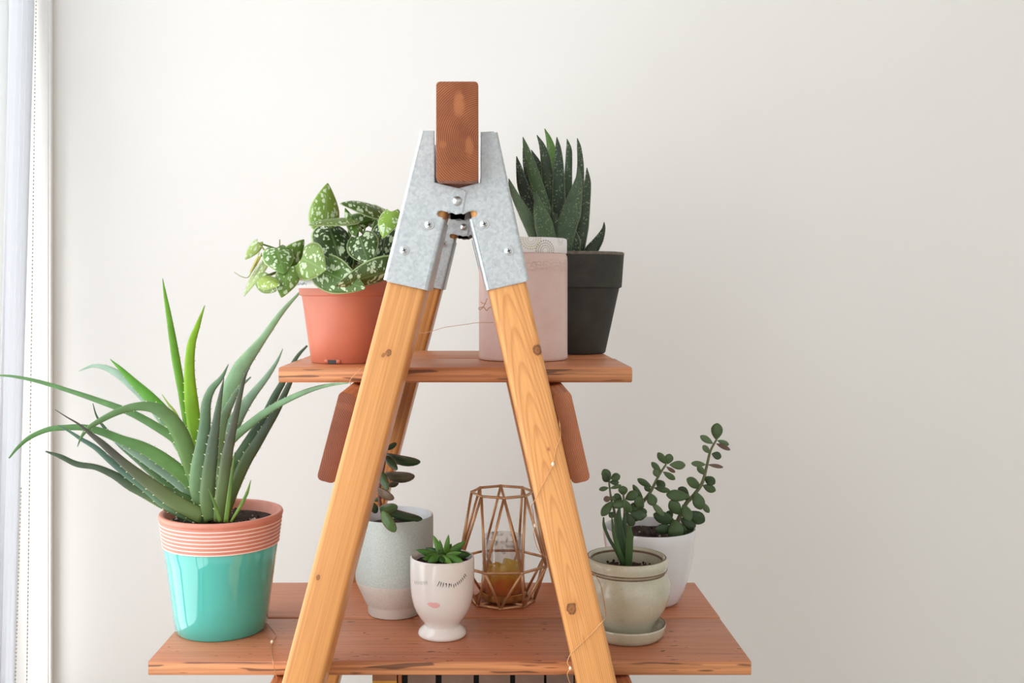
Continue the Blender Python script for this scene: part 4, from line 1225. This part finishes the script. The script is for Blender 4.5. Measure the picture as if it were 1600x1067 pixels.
sprof = [(0.0360, 0.0), (0.0375, 0.0008), (0.0405, 0.0050), (0.0424, 0.0125), (0.0426, 0.0140), (0.0420, 0.0148), (0.0408, 0.0146), (0.0398, 0.0125), (0.0375, 0.0060), (0.0340, 0.0042)]
pot_body(sc, sprof, None, name='dish', mats=[CEL, brn], midx_fn=lambda i: 1 if i in (5,) else 0)
gr = thing('potted_young_aloe', 'small young aloe in a rounded celadon green crackle-glazed pot', 'potted plant', (sx0, YS, ZLp() + 0.0046))
gprof = [(0.0240, 0.0), (0.0268, 0.0008), (0.0276, 0.004), (0.0290, 0.0085), (0.0325, 0.0140), (0.0385, 0.0220), (0.0432, 0.0310), (0.0462, 0.0400), (0.0475, 0.0480), (0.0468, 0.0555), (0.0440, 0.0620), (0.0418, 0.0650), (0.0414, 0.0665), (0.0425, 0.0680), (0.0440, 0.0690), (0.0437, 0.0702), (0.0441, 0.0718), (0.0449, 0.0745), (0.0451, 0.0775), (0.0444, 0.0800), (0.0428, 0.0816), (0.0412, 0.0818), (0.0400, 0.0808), (0.0385, 0.0790), (0.0384, 0.0765), (0.0378, 0.0740), (0.0372, 0.060), (0.026, 0.012)]
pot_body(gr, gprof, None, mats=[CEL, brn], midx_fn=lambda i: 1 if i in (11, 14, 20, 23) else 0)
soil_disc(gr, 0.0376, 0.0660, seed=14, bits=40)
YAM = leafmat('young_aloe_leaf', rough=0.35, trans=0.05)
q1, q2 = (58, 86, 48), (72, 104, 58)
for (pts, wd, y0, y1, col) in (
    ([(968, 793), (966, 810), (969, 835), (975, 860), (981, 886)], [3, 11, 13, 14, 11], 1.112, 1.11, q1),
    ([(984, 822), (984, 838), (983, 860), (982, 887)], [4, 11, 12, 10], 1.10, 1.095, q2),
    ([(977, 802), (975, 820), (976, 845), (979, 885)], [3, 9, 10, 9], 1.12, 1.12, q1),
    ([(943, 808), (944, 822), (952, 842), (963, 860), (974, 884)], [2, 5, 5, 6, 6], 1.11, 1.12, q1),
    ([(956, 808), (959, 832), (965, 855), (976, 884)], [2, 6, 7, 7], 1.105, 1.10, q2),
    ([(990, 836), (985, 852), (981, 886)], [2, 5, 5], 1.115, 1.12, q2)):
    aloe_leaf(gr, pts, wd, y0, y1, col, YAM, None, thick=0.4)

# ------------------------------------------------------------------ jade plant in the white pot
YW2 = 1.24
wp = thing('potted_jade', 'leggy jade plant with round leaves in a plain white glossy pot', 'potted plant', (P(1014, 0, YW2).x, YW2, ZLp()))
ww = plain('white_gloss', (228, 228, 230), 0.18, var=0.01, coat=0.3)
wprof = [(0.028, 0.001), (0.0290, 0.0), (0.0335, 0.0008), (0.0375, 0.0050), (0.0430, 0.0180), (0.0480, 0.0360), (0.0520, 0.0560), (0.0548, 0.0780), (0.0557, 0.0885), (0.0552, 0.0898), (0.0540, 0.0898), (0.0532, 0.0885), (0.0520, 0.070), (0.0500, 0.055), (0.034, 0.008)]
pot_body(wp, wprof, ww)
soil_disc(wp, 0.0524, 0.079, seed=17, bits=20)
JAM = leafmat('jade_leaf', rough=0.4, trans=0.05, edge=((96, 112, 70), 0.94))
JST = leafmat('jade_stem', rough=0.6, trans=0)
jg, jd, jl, jr_ = (82, 106, 64), (64, 86, 52), (100, 122, 82), (116, 92, 76)
def js(pts, r):
    stem(wp, [P(u, v, y) for u, v, y in pts], r, JST, (112, 116, 80))
js([(1050, 838, 1.235), (1060, 812, 1.235), (1072, 787, 1.235), (1083, 775, 1.235), (1097, 755, 1.235), (1104, 730, 1.235), (1110, 705, 1.235), (1120, 686, 1.235)], [0.0030, 0.0026, 0.0024, 0.0020, 0.0016, 0.0012])
js([(978, 838, 1.215), (988, 808, 1.21), (1003, 786, 1.21), (1016, 769, 1.21), (1028, 745, 1.21), (1041, 725, 1.21)], [0.0028, 0.0024, 0.0020, 0.0016, 0.0012])
js([(963, 838, 1.205), (960, 800, 1.2), (955, 780, 1.2), (951, 750, 1.2)], [0.0018, 0.0015, 0.001])
js([(972, 838, 1.20), (976, 800, 1.19), (974, 772, 1.19)], [0.0018, 0.0013])
JR = 1.235; JM = 1.21; JL = 1.195
JA = [
 ((1119, 687), (1121, 661), 17, JR, JR, jg), ((1114, 693), (1094, 681), 10, JR, JR, jl), ((1121, 688), (1139, 695), 8, JR, JR, jl), ((1119, 693), (1141, 703), 7, JR, JR - .01, jr_), ((1109, 708), (1098, 696), 9, JR, JR, jl), ((1112, 709), (1127, 714), 12, JR, JR, jd),
 ((1103, 726), (1080, 724), 9, JR, JR, jl), ((1106, 726), (1130, 730), 6, JR, JR, jr_), ((1102, 742), (1090, 728), 10, JR, JR, jl), ((1101, 745), (1117, 756), 14, JR, JR - .01, jd), ((1098, 758), (1118, 767), 12, JR, JR, jg),
 ((1094, 762), (1073, 748), 15, JR, JR - .01, jg), ((1092, 764), (1084, 750), 10, JR, JR, jl), ((1086, 768), (1096, 796), 18, JR - .01, JR - .015, jg), ((1096, 784), (1108, 801), 9, JR, JR, jl), ((1078, 776), (1041, 773), 17, JR - .01, JR - .015, jg), ((1076, 774), (1060, 762), 14, JR, JR, jd),
 ((1063, 804), (1047, 782), 18, JR - .01, JR - .015, jg), ((1067, 788), (1078, 814), 16, JR - .01, JR - .02, jg), ((1074, 800), (1101, 815), 20, JR, JR, jd), ((1055, 816), (1021, 803), 18, JR - .01, JR - .02, jd), ((1050, 810), (1042, 799), 14, JR, JR, jd), ((1052, 826), (1024, 826), 15, JR - .01, JR - .02, jd),
 ((1063, 810), (1087, 823), 18, JR, JR, jd), ((1054, 812), (1057, 842), 24, JR - .015, JR - .02, jg), ((1068, 822), (1082, 832), 16, JR, JR, jd), ((1075, 782), (1068, 770), 12, JR, JR, jd), ((1056, 815), (1070, 838), 16, JR - .01, JR - .01, jd),
 ((1041, 725), (1028, 707), 11, JM, JM, jg), ((1043, 725), (1047, 709), 13, JM, JM, jg), ((1046, 726), (1071, 727), 13, JM, JM, jl), ((1041, 729), (1055, 738), 6, JM, JM, jr_), ((1036, 737), (1055, 749), 9, JM, JM, jg), ((1033, 738), (1018, 722), 9, JM, JM, jg), ((1030, 746), (1022, 733), 10, JM, JM, jl),
 ((1026, 750), (1038, 763), 13, JM, JM - .01, jd), ((1022, 762), (1047, 767), 9, JM, JM, jg), ((1018, 761), (996, 748), 10, JM, JM, jg), ((1017, 768), (1007, 759), 9, JM, JM, jd), ((1014, 770), (1022, 790), 16, JM - .01, JM - .015, jg), ((1018, 785), (1037, 806), 10, JM, JM, jl), ((1006, 786), (989, 757), 9, JM, JM, jg), ((1006, 792), (992, 779), 17, JM - .01, JM - .02, jg), ((1000, 792), (1008, 806), 12, JM, JM, jd),
 ((953, 751), (943, 733), 14, JL, JL, jg), ((952, 752), (941, 743), 11, JL, JL - .01, jd), ((954, 748), (969, 743), 12, JL, JL, jg), ((952, 753), (967, 754), 8, JL, JL, jd), ((951, 762), (936, 765), 7, JL, JL, jg), ((953, 763), (971, 758), 6, JL, JL, jg), ((955, 778), (943, 781), 9, JL, JL, jr_),
 ((957, 783), (940, 806), 13, JL, JL - .01, jg), ((953, 790), (978, 786), 13, JL, JL - .01, jg), ((974, 774), (973, 759), 14, JL, JL, jg), ((977, 780), (997, 770), 15, JL, JL, jg), ((972, 782), (960, 772), 10, JL, JL, jd), ((970, 780), (955, 778), 9, JL, JL, jg), ((975, 780), (984, 801), 13, JL - .01, JL - .01, jg), ((984, 800), (1008, 808), 16, JL, JL, jd), ((984, 796), (996, 788), 12, JL, JL, jg), ((990, 806), (1011, 805), 9, JL, JL, jg), ((960, 800), (952, 808), 9, JL, JL, jd), ((985, 815), (1002, 800), 14, JM, JM, jd), ((978, 800), (990, 822), 13, JL, JL, jd),
]
for k, (b, tp, wd, yb, yt, col) in enumerate(JA):
    fat(wp, b, tp, wd * 1.08, yb, yt, col, JAM, roll=random.uniform(-0.3, 0.3), shape='obovate', thick=0.26, bend=0.04)

# ------------------------------------------------------------------ fairy lights
fl = thing('fairy_lights', 'thin copper fairy light wire with tiny clear bulbs wound around the stand', 'string lights', (0.05, 1.0, H - 0.3))
def wire(px, r=0.00042):
    q = catmull([P(u, v, y) for u, v, y in px], 6)
    v_, f_ = tube(q, r, 6); mk('wire', v_, f_, M['copper_wire'], fl)
def bulb(u, v, y, s=0.0017):
    c = P(u, v, y)
    v_, f_ = lathe([(0.0002, -1.3 * s), (0.6 * s, -1.0 * s), (s, -0.3 * s), (s, 0.4 * s), (0.6 * s, 1.0 * s), (0.0002, 1.3 * s)], 12, c)
    mk('bulb', v_, f_, M['led'], fl)
YFt = 0.9455
wire([(866, 640, 1.039), (872, 650, 0.99), (874, 659, 0.944), (876, 682, YFt), (869, 700, YFt), (864, 725, YFt), (851, 752, YFt), (837, 779, YFt), (831, 790, 0.950), (833, 800, 1.0), (834, 812, 1.03), (836, 821, 1.035), (834, 834, 1.035), (840, 856, 1.04), (851, 869, 1.042), (880, 880, 1.045), (910, 886, 1.045), (927, 896, 1.04), (938, 913, 1.035), (944, 941, 1.01), (947, 962, 0.965), (944, 968, 0.9435), (923, 991, YFt), (900, 1013, YFt), (891, 1023, YFt), (886.5, 1035, 0.944), (891, 1044, 0.940), (886.5, 1052, 0.940), (888, 1060, 0.94), (892, 1072, 0.94), (896, 1090, 0.94)])
bulb(864, 725, 0.9435); bulb(836, 821, 1.033); bulb(891, 1044, 0.938, 0.0014)
wire([(395, 952, 1.2), (404, 960, 1.186), (413, 969, 1.165), (424, 981, 1.139), (431.5, 992, 1.116), (425, 1003, 1.094), (424, 1018, 1.064), (426, 1031, 1.0375), (430, 1050, 1.036), (435, 1067, 1.036), (440, 1090, 1.036)])
bulb(425, 1003, 1.091)
wire([(585, 566, 1.042), (567, 574, 1.036), (553, 587, 1.034), (547, 595, 1.034), (549, 603, 1.034), (556, 608, 1.033)])
wire([(640, 512, 1.35), (654, 519, 1.30), (664, 520, 1.27), (676, 517, 1.23), (694, 511.6, 1.18), (712, 509, 1.14), (733, 506, 1.09), (747, 504, 1.06), (771, 504, 1.04)], 0.0003)
wire([(772, 478, 1.045), (764, 481, 1.05), (760, 485, 1.05), (756, 480, 1.05), (750, 484, 1.05), (748, 481, 1.05), (755, 479, 1.05), (759, 472, 1.05), (761, 466, 1.05)], 0.0004)
wire([(759, 474, 1.05), (754, 474, 1.05), (751, 471, 1.05)], 0.0004)
